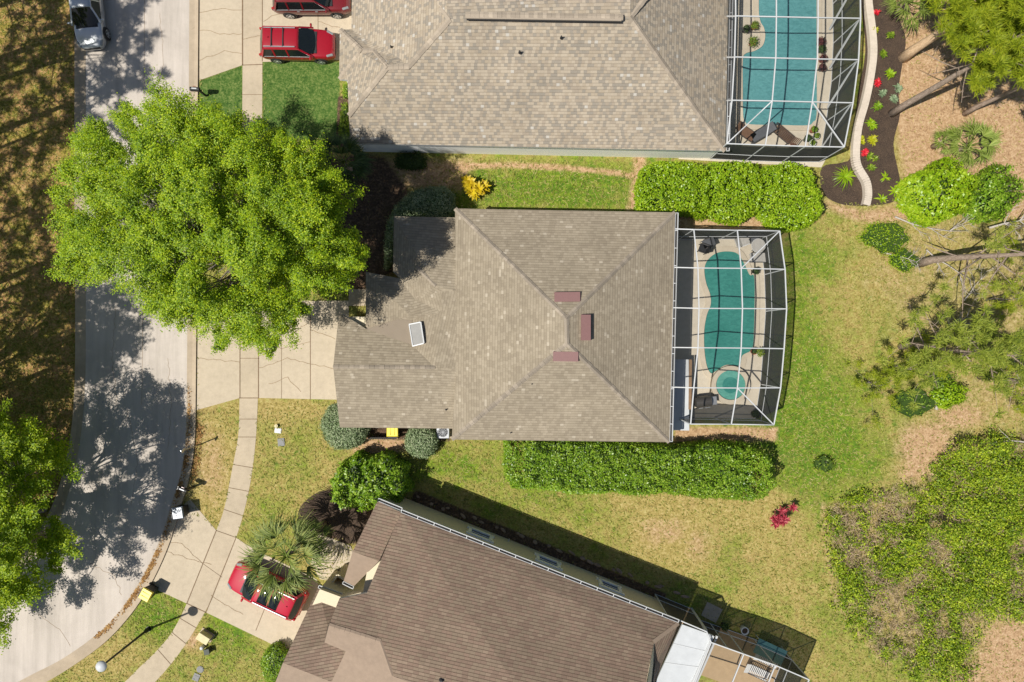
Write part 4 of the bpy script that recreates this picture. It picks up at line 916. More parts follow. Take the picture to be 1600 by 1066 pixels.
# ================================================================== STREET FURNITURE
def bin_(px,py,rz,label,body,lid,group=None,h=1.05):
    v=P(px,py,h); root=empty('wheelie_bin',(v.x,v.y,.02),R(rz),label,'bin',group)
    mb=MB(); s0=[(-.24,-.26),(.24,-.26),(.24,.26),(-.24,.26)]; s1=[(-.31,-.33),(.31,-.33),(.31,.33),(-.31,.33)]
    b0=[(x,y,.06) for x,y in s0]; b1=[(x,y,.97) for x,y in s1]
    for i in range(4): mb.face([b0[i],b0[(i+1)%4],b1[(i+1)%4],b1[i]])
    mb.face(b0[::-1]); mb.build('body',body,root,bevel=.02)
    l=MB(); l.face([(-.34,-.36,.97),(-.34,.36,.97),(.35,.36,.97),(.35,-.36,.97)]); 
    top=[(-.3,-.32,1.03),(.3,-.32,1.06),(.3,.32,1.06),(-.3,.32,1.03)]; bot=[(-.34,-.36,.97),(.35,-.36,.97),(.35,.36,.97),(-.34,.36,.97)]
    for i in range(4): l.face([bot[i],bot[(i+1)%4],top[(i+1)%4],top[i]])
    l.face(top); l.box((0,-.12,1.055),(.5,.05,.03)); l.box((0,.12,1.055),(.5,.05,.03)); l.build('lid',lid,root,bevel=.015)
    g=MB(); g.bar((-.38,-.28,.99),(-.38,.28,.99),.04); g.bar((-.38,-.26,.99),(-.3,-.26,.95),.03); g.bar((-.38,.26,.99),(-.3,.26,.95),.03); g.build('handle',M['black'],root)
    for s in (-1,1): g=MB(); g.lathe([(.13,-.03),(.13,.03)],n=16); w_=g.build('wheel',M['tyre'],root); w_.location=(-.27,s*.27,.13); w_.rotation_euler=(R(90),0,0)
    return root
M['binlid']=plain('grey_lid',A(150,165,180),0.35); M['yellow']=plain('yellow_lid',A(250,228,70,.8),0.45); M['bingreen']=plain('dark_bin',(0.015,0.017,0.016,1),0.6)
M['binyellow']=plain('yellow_bin',A(236,214,80,.7),0.5)
bin_(277,802,8,'grey lidded wheelie bin standing at the kerb below the mailbox',M['bingreen'],M['binlid'],'bins at the kerb')
bin_(227,930,-28,'yellow lidded bin by the kerb at the corner of the bottom driveway',M['bingreen'],M['yellow'],'bins at the kerb')
bin_(613,674,90,'bright yellow lidded bin tucked under the eave of the middle house',M['bingreen'],M['yellow'])
def mailbox(px,py,rz,label):
    v=P(px,py,1.15); root=empty('mailbox',(v.x,v.y,0),R(rz),label,'mailbox','mailboxes along the kerb')
    g=MB(); g.bar((.18,0,0),(.18,0,1.0),.1); g.build('post',M['black'],root); g=MB(); g.bar((.2,0,.72),(-.1,0,.95),.05); g.bar((-.2,0,.97),(.35,0,.97),.07,.05); g.build('bracket',M['black'],root)
    n=10; q=[(-.12,1.0)]+[(-.12*math.cos(math.pi*i/n),1.12+.12*math.sin(math.pi*i/n)) for i in range(n+1)]+[(.12,1.0)]
    g=MB(); loft(g,[[(x,y,z) for y,z in q] for x in (-.28,.28)],0,True); b_=fixn(g.build('box',M['black'],root),0,False)
    g=MB(); g.box((-.285,0,1.11),(.012,.2,.2)); g.build('door',M['greymetal'],b_)
    g=MB(); g.box((0,0,1.246),(.3,.07,.006)); g.build('name_plate',M['white'],b_)
    g=MB(); g.box((.0,.14,1.2),(.18,.012,.06)); g.build('flag',M['tail'],b_)
mailbox(304,139,-4,'black mailbox on a post at the kerb near the top driveway'); mailbox(285,765,-22,'black mailbox on a post above the grey lidded bin')
# street lamp
v=G(232,983); lp=empty('street_lamp',v,0,'street lamp with a pale disc head at the lower left corner','street lamp')
g=MB(); g.lathe([(.14,0),(.14,.25),(.07,.5),(.055,4.6),(.05,4.75)],n=16); g.build('pole',M['black'],lp,True)
g=MB(); g.lathe([(.08,4.7),(.20,4.75),(.28,4.84),(.31,4.88),(.29,4.96),(.18,5.04),(.05,5.08)],n=28); g.build('lamp_head',M['whiteroof'],lp,True)
g=MB(); g.lathe([(.17,0),(.17,.06)],n=16); g.build('base_plate',M['dark'],lp)
# thin street sign seen edge on
v=G(309,696); sg=empty('street_sign',v,R(70),'thin street sign on a slim pole in the verge','sign')
g=MB(); g.bar((0,0,0),(0,0,2.2),.05); g.build('post',M['greymetal'],sg); g=MB(); g.lathe([(.0,-.01),(.17,-.01),(.17,.01),(.0,.01)],n=8); so_=g.build('sign_plate',M['greymetal'],sg); so_.location=(0,-.04,1.98); so_.rotation_euler=(R(90),0,0)
# utility box and covers by the pavement
v=P(317,998,.55); ub=empty('utility_box',(v.x,v.y,0),R(-32),'beige utility cabinet beside the pavement at the bottom left','utility box'); M['beige']=plain('beige_box',A(232,218,166),0.6)
g=MB(); g.box((0,0,.26),(.74,.42,.52)); g.build('cabinet',M['beige'],ub,bevel=.03); g=MB(); g.box((0,-.02,.545),(.78,.46,.05)); g.build('lid',M['beige'],ub,bevel=.02); g=MB(); g.box((0,0,.03),(.9,.56,.08)); g.build('plinth',M['kerb'],ub)
v=P(315,1013,.3); pd=empty('pedestal',(v.x,v.y,0),.4,'small white cable pedestal next to the beige cabinet','pedestal'); g=MB(); g.lathe([(.12,0),(.12,.3),(.1,.36),(.03,.38)],n=16); g.build('casing',M['white'],pd,True); g=MB(); g.lathe([(.13,.05),(.13,.09)],n=16); g.build('band',M['dark'],pd)
v=P(323,1019,.4); pd=empty('pedestal',(v.x,v.y,0),.2,'dark green utility pedestal below the white one','pedestal'); M['greenbox']=plain('green_box',(0.035,0.045,0.03,1),0.6); g=MB(); g.box((0,0,.2),(.3,.3,.4)); g.build('casing',M['greenbox'],pd,bevel=.02); g=MB(); g.box((0,0,.42),(.34,.34,.04)); g.build('cap',M['greenbox'],pd,bevel=.01)
M['lidgrey']=plain('grey_cover',A(150,150,148),0.7)
for (x,y,rz,lab,m,sz,rd) in [(313,1046,.3,'round grey meter cover in the lawn at the bottom left','lidgrey',.22,True),(307,1058,-.4,'square grey meter cover nearest the bottom edge','lidgrey',.4,False),(439.5,691,.1,'grey square meter cover in the lawn of the middle house','lidgrey',.42,False),(434.5,673,-.1,'white rectangular valve cover above the grey one','white',.42,False)]:
    v=G(x,y); mc=empty('meter_cover',(v.x,v.y,0),rz,lab,'meter cover'); g=MB()
    if rd: g.lathe([(sz,0),(sz,.05)],n=24)
    else: g.box((0,0,.025),(sz,sz*(.72 if m=='white' else 1.15),.05))
    g.build('frame',M[m],mc,bevel=.008); g=MB()
    if rd: g.lathe([(sz*.78,.05),(sz*.78,.062)],n=24)
    else: g.box((0,0,.056),(sz*.75,sz*.5,.012))
    g.build('lid',M['lidgrey'] if m!='white' else M['white'],mc)
v=P(431,666,.2); pc=empty('pipe_cap',(v.x,v.y,0),0,'small tan cleanout cap beside the white valve cover','pipe cap'); g=MB(); g.lathe([(.09,0),(.09,.14),(.11,.14),(.11,.18)],n=14); g.build('pipe',M['beige'],pc); g=MB(); g.box((0,0,.19),(.06,.06,.04)); g.build('nut',M['beige'],pc)
# air conditioner under the eave
v=P(692,675.5,.75); ac=empty('air_conditioner',(v.x,v.y,0),0,'grey air conditioning unit under the eave of the middle house','air conditioner'); g=MB(); g.box((0,0,.4),(.78,.78,.68)); g.build('casing',M['greymetal'],ac,bevel=.03); g=MB(); g.lathe([(.3,.745),(.3,.75)],n=28); g.build('fan_opening',M['black'],ac); g=MB()
for i in range(4): g.lathe([(.08+.06*i,.757),(.09+.06*i,.757),(.09+.06*i,.765),(.08+.06*i,.765),(.08+.06*i,.757)],n=24)
for i in range(6): an=math.pi*i/6; g.bar((-.3*math.cos(an),-.3*math.sin(an),.762),(.3*math.cos(an),.3*math.sin(an),.762),.012,.008)
g.build('fan_guard',M['greymetal'],ac); g=MB(); g.box((0,0,.03),(.95,.95,.06)); g.build('pad',M['kerb'],ac)
# low picket screen around the bins
u0=P(574,685,.9); v0=P(621,685.5,.9); pk=empty('picket_fence',(u0.x,u0.y,0),0,'low dark picket screen in front of the bright yellow bin','fence'); L=(v0-u0).length
for s in (0,L): g=MB(); g.box((s,0,.47),(.09,.09,.94)); g.build('post',M['wood'],pk)
for z in (.25,.75): g=MB(); g.bar((0,0,z),(L,0,z),.04,.08); g.build('rail',M['bronze'],pk)
for i in range(15): g=MB(); g.box(((i+.7)*L/16,-.035,.48),(.07,.025,.86)); g.build('picket',M['bronze'],pk)

# ================================================================== VEGETATION
M['leaf_lime']=leafmat('lime_leaves',(0.075,0.16,0.005,1),(0.23,0.37,0.007,1),(0.48,0.57,0.012,1),.28,.5,.7)
M['leaf_oak']=leafmat('oak_leaves',(0.10,0.19,0.006,1),(0.24,0.37,0.008,1),(0.46,0.55,0.014,1),.35,.5,.5)
M['leaf_hedge']=leafmat('hedge_leaves',(0.08,0.17,0.008,1),(0.17,0.31,0.012,1),(0.34,0.46,0.05,1),.25,.35,.6)
M['leaf_bright']=leafmat('bright_hedge_leaves',(0.14,0.26,0.008,1),(0.26,0.42,0.010,1),(0.42,0.54,0.03,1),.3,.35,.6)
M['leaf_var']=leafmat('variegated_leaves',(0.07,0.12,0.035,1),(0.22,0.30,0.14,1),(0.42,0.46,0.28,1),.2,.5,1.0)
M['leaf_dark']=leafmat('dark_leaves',(0.02,0.045,0.008,1),(0.04,0.08,0.012,1),(0.08,0.13,0.02,1),.25)
M['leaf_shrub']=leafmat('shrub_leaves',(0.07,0.13,0.008,1),(0.17,0.27,0.015,1),(0.34,0.42,0.04,1),.3,.45,.8)
M['leaf_yellow']=leafmat('yellow_leaves',(0.42,0.28,0.01,1),(0.62,0.45,0.01,1),(0.72,0.58,0.03,1),.3,.45,2.0)
M['leaf_red']=leafmat('red_leaves',(0.16,0.01,0.02,1),(0.40,0.03,0.06,1),(0.60,0.14,0.16,1),.25,.45,2.0)
M['petal_red']=leafmat('red_bromeliad',(0.5,0.01,0.02,1),(0.65,0.02,0.04,1),(0.7,0.06,0.06,1),.2,.4,2.0)
M['leaf_chart']=leafmat('chartreuse_leaves',(0.30,0.34,0.01,1),(0.45,0.46,0.015,1),(0.58,0.52,0.03,1),.3,.45,2.0)
M['leaf_silver']=leafmat('silver_leaves',(0.12,0.18,0.10,1),(0.22,0.30,0.16,1),(0.34,0.42,0.26,1),.2)
M['needle']=leafmat('pine_needles',(0.13,0.19,0.010,1),(0.27,0.34,0.015,1),(0.45,0.48,0.03,1),.4,.55,.5)
M['needle_dull']=leafmat('dull_pine_needles',(0.11,0.16,0.02,1),(0.24,0.30,0.03,1),(0.40,0.43,0.07,1),.3,.6,.4)
M['palm']=leafmat('palm_blades',(0.05,0.085,0.010,1),(0.13,0.18,0.025,1),(0.30,0.33,0.09,1),.2,.6,.8)
M['palm_dark']=leafmat('shaded_palm_blades',(0.03,0.06,0.012,1),(0.06,0.10,0.02,1),(0.11,0.16,0.04,1),.25,.4,.8)
M['palmetto']=leafmat('palmetto_blades',(0.09,0.14,0.012,1),(0.20,0.27,0.04,1),(0.38,0.44,0.12,1),.25,.6,.8)
M['brush']=leafmat('brush_leaves',(0.05,0.10,0.006,1),(0.20,0.31,0.010,1),(0.48,0.55,0.03,1),.25,.55,.9)
M['twig']=leafmat('dry_twigs',(0.15,0.10,0.055,1),(0.32,0.23,0.14,1),(0.56,0.43,0.27,1),.05,.9,1.0)
M['bark_grey']=bark('grey_bark',(0.10,0.085,0.07,1),(0.30,0.26,0.22,1)); M['bark_pine']=bark('pine_bark',(0.17,0.12,0.085,1),(0.42,0.33,0.26,1)); M['bark_tan']=bark('tan_bark',(0.42,0.28,0.16,1),(0.66,0.48,0.30,1)); M['deadwood']=bark('dead_wood',(0.30,0.26,0.22,1),(0.55,0.50,0.44,1))
def leafmesh(name,c,nrm,size,aspect=0.5,fold=0.0,jit=1.0,dirv=None):
    """c: N x 3 leaf centres; nrm: N x 3 preferred normals; rhombic leaves"""
    n=len(c); nr=nrm+rng.normal(0,.55*jit,(n,3)); nr/=np.linalg.norm(nr,axis=1,keepdims=True)+1e-9
    t=rng.normal(0,1,(n,3)) if dirv is None else dirv+rng.normal(0,.25,(n,3))
    t-=nr*np.sum(t*nr,1,keepdims=True); t/=np.linalg.norm(t,axis=1,keepdims=True)+1e-9; s=np.cross(nr,t)
    sz=(size*rng.uniform(.6,1.35,n))[:,None] if np.ndim(size)==0 else (size*rng.uniform(.7,1.3,n))[:,None]
    v=np.empty((n,4,3)); v[:,0]=c-t*sz*.5; v[:,2]=c+t*sz*.5; v[:,1]=c+s*sz*aspect*.5-t*sz*.08-nr*sz*.10; v[:,3]=c-s*sz*aspect*.5-t*sz*.08-nr*sz*.10
    return np_mesh(name,v.reshape(-1,3),np.arange(n*4).reshape(n,4))
def bladesmesh(name,base,tip,width,droop=0.0):
    """long narrow blades: two quads each, drooping at the tip"""
    n=len(base); d=tip-base; s=np.cross(d,np.tile([0,0,1.0],(n,1)))+rng.normal(0,.05,(n,3)); s/=np.linalg.norm(s,axis=1,keepdims=True)+1e-9
    w=(np.broadcast_to(width,(n,))*.5)[:,None]; m=base+d*.55; m[:,2]+=np.linalg.norm(d,axis=1)*droop*.35; tp=tip.copy(); tp[:,2]-=np.linalg.norm(d,axis=1)*droop*.3
    v=np.stack([base-s*w*.6,base+s*w*.6,m+s*w,m-s*w,tp+s*w*.15,tp-s*w*.15],1); q=np.array([[0,1,2,3],[3,2,4,5]])
    return np_mesh(name,v.reshape(-1,3),(np.arange(n)[:,None,None]*6+q[None]).reshape(-1,4))
def place(me,name,m,parent): return link(name,me,m,parent)
def polysample(poly,n,r=rng):
    xs=[p[0] for p in poly]; ys=[p[1] for p in poly]; out=np.zeros((0,2))
    while len(out)<n:
        q=np.stack([r.uniform(min(xs),max(xs),n*2),r.uniform(min(ys),max(ys),n*2)],1); q=q[inside(q[:,0],q[:,1],poly)]; out=np.concatenate([out,q])
    return out[:n]
def shell_leaves(clumps,rad,per,size,flat=.6,out=None,subs=8):
    """leaves in tufts, the tufts spread over each bough's clump; leaves lie towards the light"""
    k=len(clumps); ci=np.repeat(np.arange(k),subs); d=rng.normal(0,1,(k*subs,3)); d[:,2]=np.abs(d[:,2])*.9-.15; d/=np.linalg.norm(d,axis=1,keepdims=True)
    off=d*rng.uniform(.35,1.05,(k*subs,1))*rad[ci][:,None]; off[:,2]*=flat
    if out is not None: off+=out[ci]*rng.uniform(-.4,1.0,(k*subs,1))*rad[ci][:,None]
    tc=clumps[ci]+off; n=per//subs; ti=np.repeat(np.arange(k*subs),n); tr=(rad[ci]*.34)[ti][:,None]
    o2=rng.normal(0,.55,(k*subs*n,3)); o2[:,2]*=.55
    if out is not None: o2+=out[ci][ti]*rng.normal(0,.7,(len(o2),1))
    return tc[ti]+o2*tr,o2*.25+np.array([0,0,1.0])+d[ti]*.35
def limb_paths(mb,trunk_top,tips,r0,n_main=9,sides=6):
    """forking limbs from the trunk to the crown's clumps"""
    T=np.array(trunk_top); idx=rng.permutation(len(tips)); mains=tips[idx[:n_main]]
    for m in mains:
        a=T+np.array([0,0,-rng.uniform(0,.8)]); b=a+(m-a)*.75; md=a+(m-a)*.4+np.array([rng.normal(0,.25),rng.normal(0,.25),.5]); 
        mb.tube([a,md,b,a+(m-a)*.95],[r0*.5,r0*.36,r0*.18,r0*.06],sides)
    for i in idx[n_main:]:
        m=tips[i]; j=np.argmin(np.linalg.norm(mains-m,axis=1)); a=T+(mains[j]-T)*rng.uniform(.4,.75)+np.array([0,0,.1]); md=a+(m-a)*.5+rng.normal(0,.15,3)
        mb.tube([a,md,a+(m-a)*.97],[r0*.14,r0*.09,r0*.03],5)
def shrink(poly,k):
    cx=sum(p[0] for p in poly)/len(poly); cy=sum(p[1] for p in poly)/len(poly); return [(cx+(x-cx)*k,cy+(y-cy)*k) for x,y in poly]
def broad_tree(label,outline,base,h_edge,h_top,nclump,crad,per,size,leafm,barkm,r0=.28,group=None,name='leafy_tree',inner=.5,cap=None):
    outline=shrink(outline,.97 if cap is None else 1.0); xs=[p[0] for p in outline]; ys=[p[1] for p in outline]; cx=(min(xs)+max(xs))/2; cy=(min(ys)+max(ys))/2; rx=(max(xs)-min(xs))/2; ry=(max(ys)-min(ys))/2
    b=G(*base); root=empty(name,(b.x,b.y,0),0,label,'tree',group); org=np.array([b.x,b.y,0.0])
    q=polysample(outline,nclump); r2=((q[:,0]-cx)/rx)**2+((q[:,1]-cy)/ry)**2; dome=np.sqrt(np.clip(1-r2,0,1))
    h=h_edge+(h_top-h_edge)*dome+np.clip(rng.normal(0,.35+.65*dome,nclump),-1.6,.9)
    if cap is not None: h=np.maximum(2.0,np.minimum(h,(cap-q[:,0])/((800-q[:,0])/CAM_H+14.2)-.7))
    c=np.array([P(x,y,hh) for (x,y),hh in zip(q,h)])
    ni=int(nclump*inner); q2=polysample(outline,ni); h2=h_edge*rng.uniform(.55,.95,ni); q2=np.stack([cx+(q2[:,0]-cx)*.82,cy+(q2[:,1]-cy)*.82],1)
    c2=np.array([P(x,y,hh) for (x,y),hh in zip(q2,h2)]); allc=np.concatenate([c,c2])-org
    out=allc-np.array([0,0,h_edge*.6]); out/=np.linalg.norm(out,axis=1,keepdims=True); rad=crad*rng.uniform(.6,1.25,len(allc))
    L,N_=shell_leaves(allc,rad,per,size,.55,out*.75)
    place(leafmesh('crown',L,N_,size,.6,0,.75),'crown',leafm,root)
    tk=MB(); th=h_edge*.55; tk.tube([(0,0,-.1),(.02,0,.4),(0.05,.03,th*.6),(0,0,th)],[r0*1.5,r0*1.1,r0,r0*.85],12); limb_paths(tk,(0,0,th),allc,r0,10); tk.build('trunk',barkm,root,True)
    return root
broad_tree('broad lime green tree with a wide feathery crown over the street and driveway',
   [(78,318),(100,270),(112,222),(150,196),(190,180),(215,158),(245,150),(285,172),(320,180),(352,196),(380,190),(402,200),(440,212),(470,228),(498,262),(530,300),(560,310),(566,345),(584,385),(560,410),(535,440),(520,455),(525,478),(490,488),(450,512),(440,538),(400,548),(345,540),(330,524),(295,528),(262,512),(222,488),(228,462),(205,440),(165,430),(110,432),(108,400),(86,390),(110,362),(130,350)],
   (426,392),6.0,11.0,225,.88,1600,.085,M['leaf_lime'],M['bark_grey'],.3,None,'shade_tree',.55)
broad_tree('dark leafy oak rising at the lower left edge over the street',
   [(50,668),(88,690),(96,738),(60,770),(104,845),(112,866),(64,890),(60,925),(30,955),(12,990),(-30,1010),(-130,1010),(-260,900),(-280,760),(-180,650),(-60,630),(10,650)],
   (66,792),4.6,9.0,150,.85,1000,.105,M['leaf_oak'],M['bark_grey'],.28,'oaks by the street','oak_tree',1.0,292)
broad_tree('tall oak standing left of the street outside the picture',
   [(-520,560),(-400,470),(-280,510),(-235,620),(-260,720),(-380,760),(-520,720),(-580,640)],(-100,612),8,13,90,1.0,330,.16,M['leaf_oak'],M['bark_grey'],.3,'oaks by the street','oak_tree',.6)
# ---- pines
def needles(c,r,n,length,w):
    k=len(c); d=rng.normal(0,1,(k*n,3)); d[:,2]=np.abs(d[:,2])*.8-.15; d/=np.linalg.norm(d,axis=1,keepdims=True); cc=np.repeat(c,n,0)+rng.normal(0,r*.24,(k*n,3))*np.array([1,1,.6]); L=length*rng.uniform(.6,1.2,(k*n,1))
    return cc,cc+d*L
def pine(label,base,H_,lean,nb,reach,m,group,r0=.2,per=60,length=.34,w=.028,start=.55,barkm='bark_pine',sub=4,bare=0):
    b=G(*base); root=empty('pine_tree',(b.x,b.y,0),0,label,'tree',group); tk=MB()
    pts=[(lean[0]*t*t*.6+lean[0]*t*.4+.12*math.sin(t*7),lean[1]*t*t*.6+lean[1]*t*.4+.1*math.sin(t*5+1),H_*t) for t in [i/10 for i in range(11)]]; pts[0]=(0,0,-.1)
    tk.tube(pts,[r0*(1.25 if i==0 else 1-.82*i/10) for i in range(11)],10); cl=[]
    for i in range(nb):
        t=start+(1-start)*(i+.5)/nb; k=min(9,int(t*10)); f=t*10-k; p=np.array(pts[k])*(1-f)+np.array(pts[k+1])*f
        a=i*2.4+rng.uniform(-.4,.4); Lb=reach*(1.15-.75*((t-start)/(1-start)))*rng.uniform(.6,1.15); dz=rng.uniform(-.1,.35)*Lb; e_=p+np.array([math.cos(a)*Lb,math.sin(a)*Lb,dz]); md=(p+e_)/2+np.array([0,0,-.05*Lb])
        tk.tube([p,md,e_],[r0*.22,r0*.14,r0*.05],5)
        if i<bare:
            for j in range(3):
                s=p+(e_-p)*rng.uniform(.3,.9); tk.tube([s,s+rng.normal(0,.35,3)*Lb*.4],[r0*.08,r0*.03],4)
            continue
        for j in range(sub):
            s=p+(e_-p)*rng.uniform(.35,.95); q=s+np.array([rng.normal(0,.28),rng.normal(0,.28),rng.uniform(-.02,.15)])*Lb; tk.tube([s,q],[r0*.09,r0*.03],4); cl.append(q)
            if j%2==0: cl.append(s+(q-s)*.6)
        cl.append(e_)
    cl.append(np.array(pts[-1])); cl=np.array(cl); tk.build('trunk',M[barkm],root,True)
    bb,tt=needles(cl,.38,per,length,w); place(bladesmesh('crown',bb,tt,w,.1),'crown',m,root); return root
for i,(bx,by,hh,lx,ly,nb,rc) in enumerate([(-45,112,17,.8,.5,22,2.6),(-70,150,18.5,1.2,-.4,24,2.8),(-40,222,17.5,.6,.3,22,2.6),(-170,300,19,1,.5,22,3.0),(-190,410,19,.4,-.6,24,3.2),(-120,60,16,.5,.5,22,2.8),(-70,470,17,.6,.6,22,2.8),(-45,628,16,.6,.4,20,2.6),(-230,210,20,.5,.5,22,3.0),(-150,520,18,.5,.5,22,3.0)]):
    pine('tall pine in the woods left of the street, beyond the picture edge',(bx,by),hh,(lx,ly),nb,rc,M['needle'],'pines left of the street',.24,20,.42,.06,.5)
pine('leaning grey pine with dead twigs at the edge of the mulch bed',(1393,178),12.5,(2.3,1.5),24,2.8,M['needle'],None,.21,110,.42,.034,.42,'bark_pine',7,5)
pine('short pale trunk pine with a drooping green crown at the top right',(1412,90),9,(2.6,1.5),30,2.7,M['needle'],None,.30,110,.46,.036,.45,'bark_tan',7)
pine('slender pine leaning out at the right edge below the green crown',(1507,178),9,(2.0,.8),14,1.9,M['needle'],None,.16,60,.34,.03,.5)
pine('tall thin pine with a pale crown at the top right corner',(1480,40),10,(1.5,1.4),30,3.4,M['needle'],None,.17,110,.44,.034,.45,'bark_pine',7,3)
pine('bare limbed pine with sparse needles at the right below the bright bush',(1438,411),9,(2.6,-.3),14,3.2,M['needle_dull'],None,.25,40,.34,.028,.25,'bark_pine',3,7)
pine('thin fallen looking pine in the straw on the right',(1408,541),8,(1.5,-.4),20,3.4,M['needle_dull'],None,.21,52,.38,.034,.18,'bark_pine',6,4)
pine('small sparse pine at the right edge above the brush',(1530,590),7,(1.2,-.3),14,2.6,M['needle_dull'],None,.13,36,.34,.03,.25,'bark_pine',4,4)
for x,y,hh,lab in [(1392,575,2.2,'low sparse pine sapling spreading over the lawn edge on the right'),(1440,556,2.6,'bushy pine sapling beside the tree shadow on the right'),(1352,600,1.6,'lowest pine sapling farthest out on the lawn'),(1565,575,3.0,'pine sapling near the right edge below the tree shadow'),(1585,640,2.8,'pine sapling at the right edge above the undergrowth'),(1540,470,3.0,'thin pine sapling at the right between two dead branches'),(1570,400,4.0,'pine sapling at the right edge beside the bare limbed pine')]:
    pine(lab,(x,y),hh,(.3,.1),9,1.9,M['needle'],None,.06,30,.24,.026,.12,'bark_grey',3)
# ---- hedges and bushes built on rounded bodies
def bush(name,label,cat,outline,h,leafm,size,dens,group=None,hump=.25,edge=.35,seed=0,stem=True,flat=False,aspect=.55,pix_top=True):
    """clipped or round bush; outline in picture pixels at its shoulder height"""
    xs=[p[0] for p in outline]; ys=[p[1] for p in outline]; hs=h*.7 if not flat else h*.85
    gp=[P(x,y,hs) for x,y in outline]; gx_=[p.x for p in gp]; gy_=[p.y for p in gp]; cen=Vector((sum(gx_)/len(gp),sum(gy_)/len(gp),0))
    root=empty(name,(cen.x,cen.y,0),0,label,cat,group); poly=[(p.x-cen.x,p.y-cen.y) for p in gp]
    area=abs(sum(poly[i][0]*poly[(i+1)%len(poly)][1]-poly[(i+1)%len(poly)][0]*poly[i][1] for i in range(len(poly))))/2
    per=sum(math.dist(poly[i],poly[(i+1)%len(poly)]) for i in range(len(poly)))
    n=int(area*dens); q=polysample(poly,n); d=dist_line(q[:,0],q[:,1],poly+[poly[0]]); sh=max(.3,edge if flat else math.sqrt(area)*.5)
    prof=np.sqrt(np.clip(1-(1-np.clip(d/sh,0,1))**2,0,1)) ; hh=h*(.35+.65*prof)
    hh=hh+hump*1.5*(vnoise(q[:,0]*40+500,q[:,1]*40+500,24,seed+3)-.5)+hump*1.3*(vnoise(q[:,0]*40+900,q[:,1]*40+100,9,seed+4)-.5)+rng.normal(0,.05,n)
    dep=rng.exponential(.12,n); c=np.stack([q[:,0],q[:,1],np.maximum(.06,hh-dep)],1); c[:,:2]+=rng.normal(0,.05,(n,2))
    nr=np.tile([0,0,1.0],(n,1)); cdir=q-np.mean(q,0); cdir/=np.linalg.norm(cdir,axis=1,keepdims=True)+1e-6; nr[:,:2]+=cdir*(1-prof)[:,None]*1.2
    ns=int(per*h*dens*.45); tt=rng.uniform(0,per,ns); acc=0; S=[]; Nn=[]
    for i in range(len(poly)):
        a_=np.array(poly[i]); b_=np.array(poly[(i+1)%len(poly)]); Ls=np.linalg.norm(b_-a_); m_=tt[(tt>=acc)&(tt<acc+Ls)]-acc; acc+=Ls
        p_=a_+(b_-a_)*(m_/max(Ls,1e-6))[:,None]; z_=rng.uniform(.02,h*.62,len(m_)); inw=-p_/(np.linalg.norm(p_,axis=1,keepdims=True)+1e-6)
        p_=p_+inw*np.abs(rng.normal(0,.1,(len(m_),1)))+rng.normal(0,.05,(len(m_),2)); S.append(np.concatenate([p_,z_[:,None]],1)); Nn.append(np.concatenate([-inw,np.full((len(m_),1),.5)],1))
    c=np.concatenate([c]+S); nr=np.concatenate([nr]+Nn)
    place(leafmesh('foliage',c,nr,size,aspect,0,.8),'foliage',leafm,root)
    if stem:
        for k in range(1 if area<1.6 else min(9,max(4,int(area*1.2)))):
            p=polysample(poly,1)[0]*.75; tk=MB(); tk.tube([(p[0]*.85,p[1]*.85,0),(p[0]*.95,p[1]*.95,h*.4),(p[0],p[1],h*.6)],[.035,.025,.012],5); tk.build('stem',M['bark_grey'],root,True)
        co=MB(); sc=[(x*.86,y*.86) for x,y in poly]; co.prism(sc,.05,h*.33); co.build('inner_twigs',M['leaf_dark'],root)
    return root
def ell(cx,cy,rx,ry,n=22,wob=.06,seed=0):
    r=random.Random(seed+int(cx)); return [(cx+rx*(1+r.uniform(-wob,wob))*math.cos(2*math.pi*i/n),cy+ry*(1+r.uniform(-wob,wob))*math.sin(2*math.pi*i/n)) for i in range(n)]
bush('clipped_hedge','long clipped green hedge along the lower side of the middle house','hedge',
   [(787,688),(850,690),(950,694),(1060,700),(1120,694),(1170,696),(1205,712),(1217,735),(1212,765),(1195,782),(1165,784),(1110,782),(1040,774),(990,778),(960,772),(900,776),(850,766),(800,766),(788,745)],2.3,M['leaf_hedge'],.12,430,None,.55,.55,1,True,True)
bush('clipped_hedge','leftmost of the three hedge blocks between the top and middle houses','hedge',[(998,285),(1005,260),(1030,249),(1075,250),(1108,258),(1112,300),(1106,340),(1090,332),(1050,330),(998,328)],1.9,M['leaf_bright'],.13,400,'hedge blocks between the houses',.5,.5,2,True,True)
bush('clipped_hedge','middle of the three hedge blocks between the top and middle houses','hedge',[(1110,252),(1150,250),(1190,254),(1194,300),(1186,330),(1160,348),(1130,342),(1110,330),(1106,290)],1.9,M['leaf_bright'],.13,400,'hedge blocks between the houses',.5,.5,3,True,True)
bush('clipped_hedge','rightmost and brightest of the three hedge blocks beside the dark mulch','hedge',[(1196,258),(1230,252),(1262,258),(1278,275),(1287,310),(1286,338),(1268,352),(1240,358),(1212,352),(1192,330),(1188,290)],1.9,M['leaf_bright'],.13,420,'hedge blocks between the houses',.5,.5,4,True,True)
bush('round_shrub','round pale variegated shrub at the garage corner of the middle house','shrub',ell(536,667,37,38),1.7,M['leaf_var'],.10,700,None,.12,.5,5)
bush('round_shrub','round pale variegated shrub between the yellow bin and the air conditioner','shrub',ell(657,691,26,26),1.5,M['leaf_var'],.10,700,None,.1,.5,6)
bush('variegated_shrub','wide grey green variegated shrub partly in shade above the middle house','shrub',[(600,380),(602,350),(618,318),(640,298),(668,290),(695,290),(709,302),(708,330),(690,345),(660,345),(630,350),(612,400),(600,420)],1.8,M['leaf_var'],.10,600,None,.25,.5,7)
bush('round_shrub','leafy bright green shrub at the corner of the turned bottom house','shrub',ell(575,756,62,44,26,.16),2.8,M['leaf_hedge'],.17,330,None,1.0,.5,8)
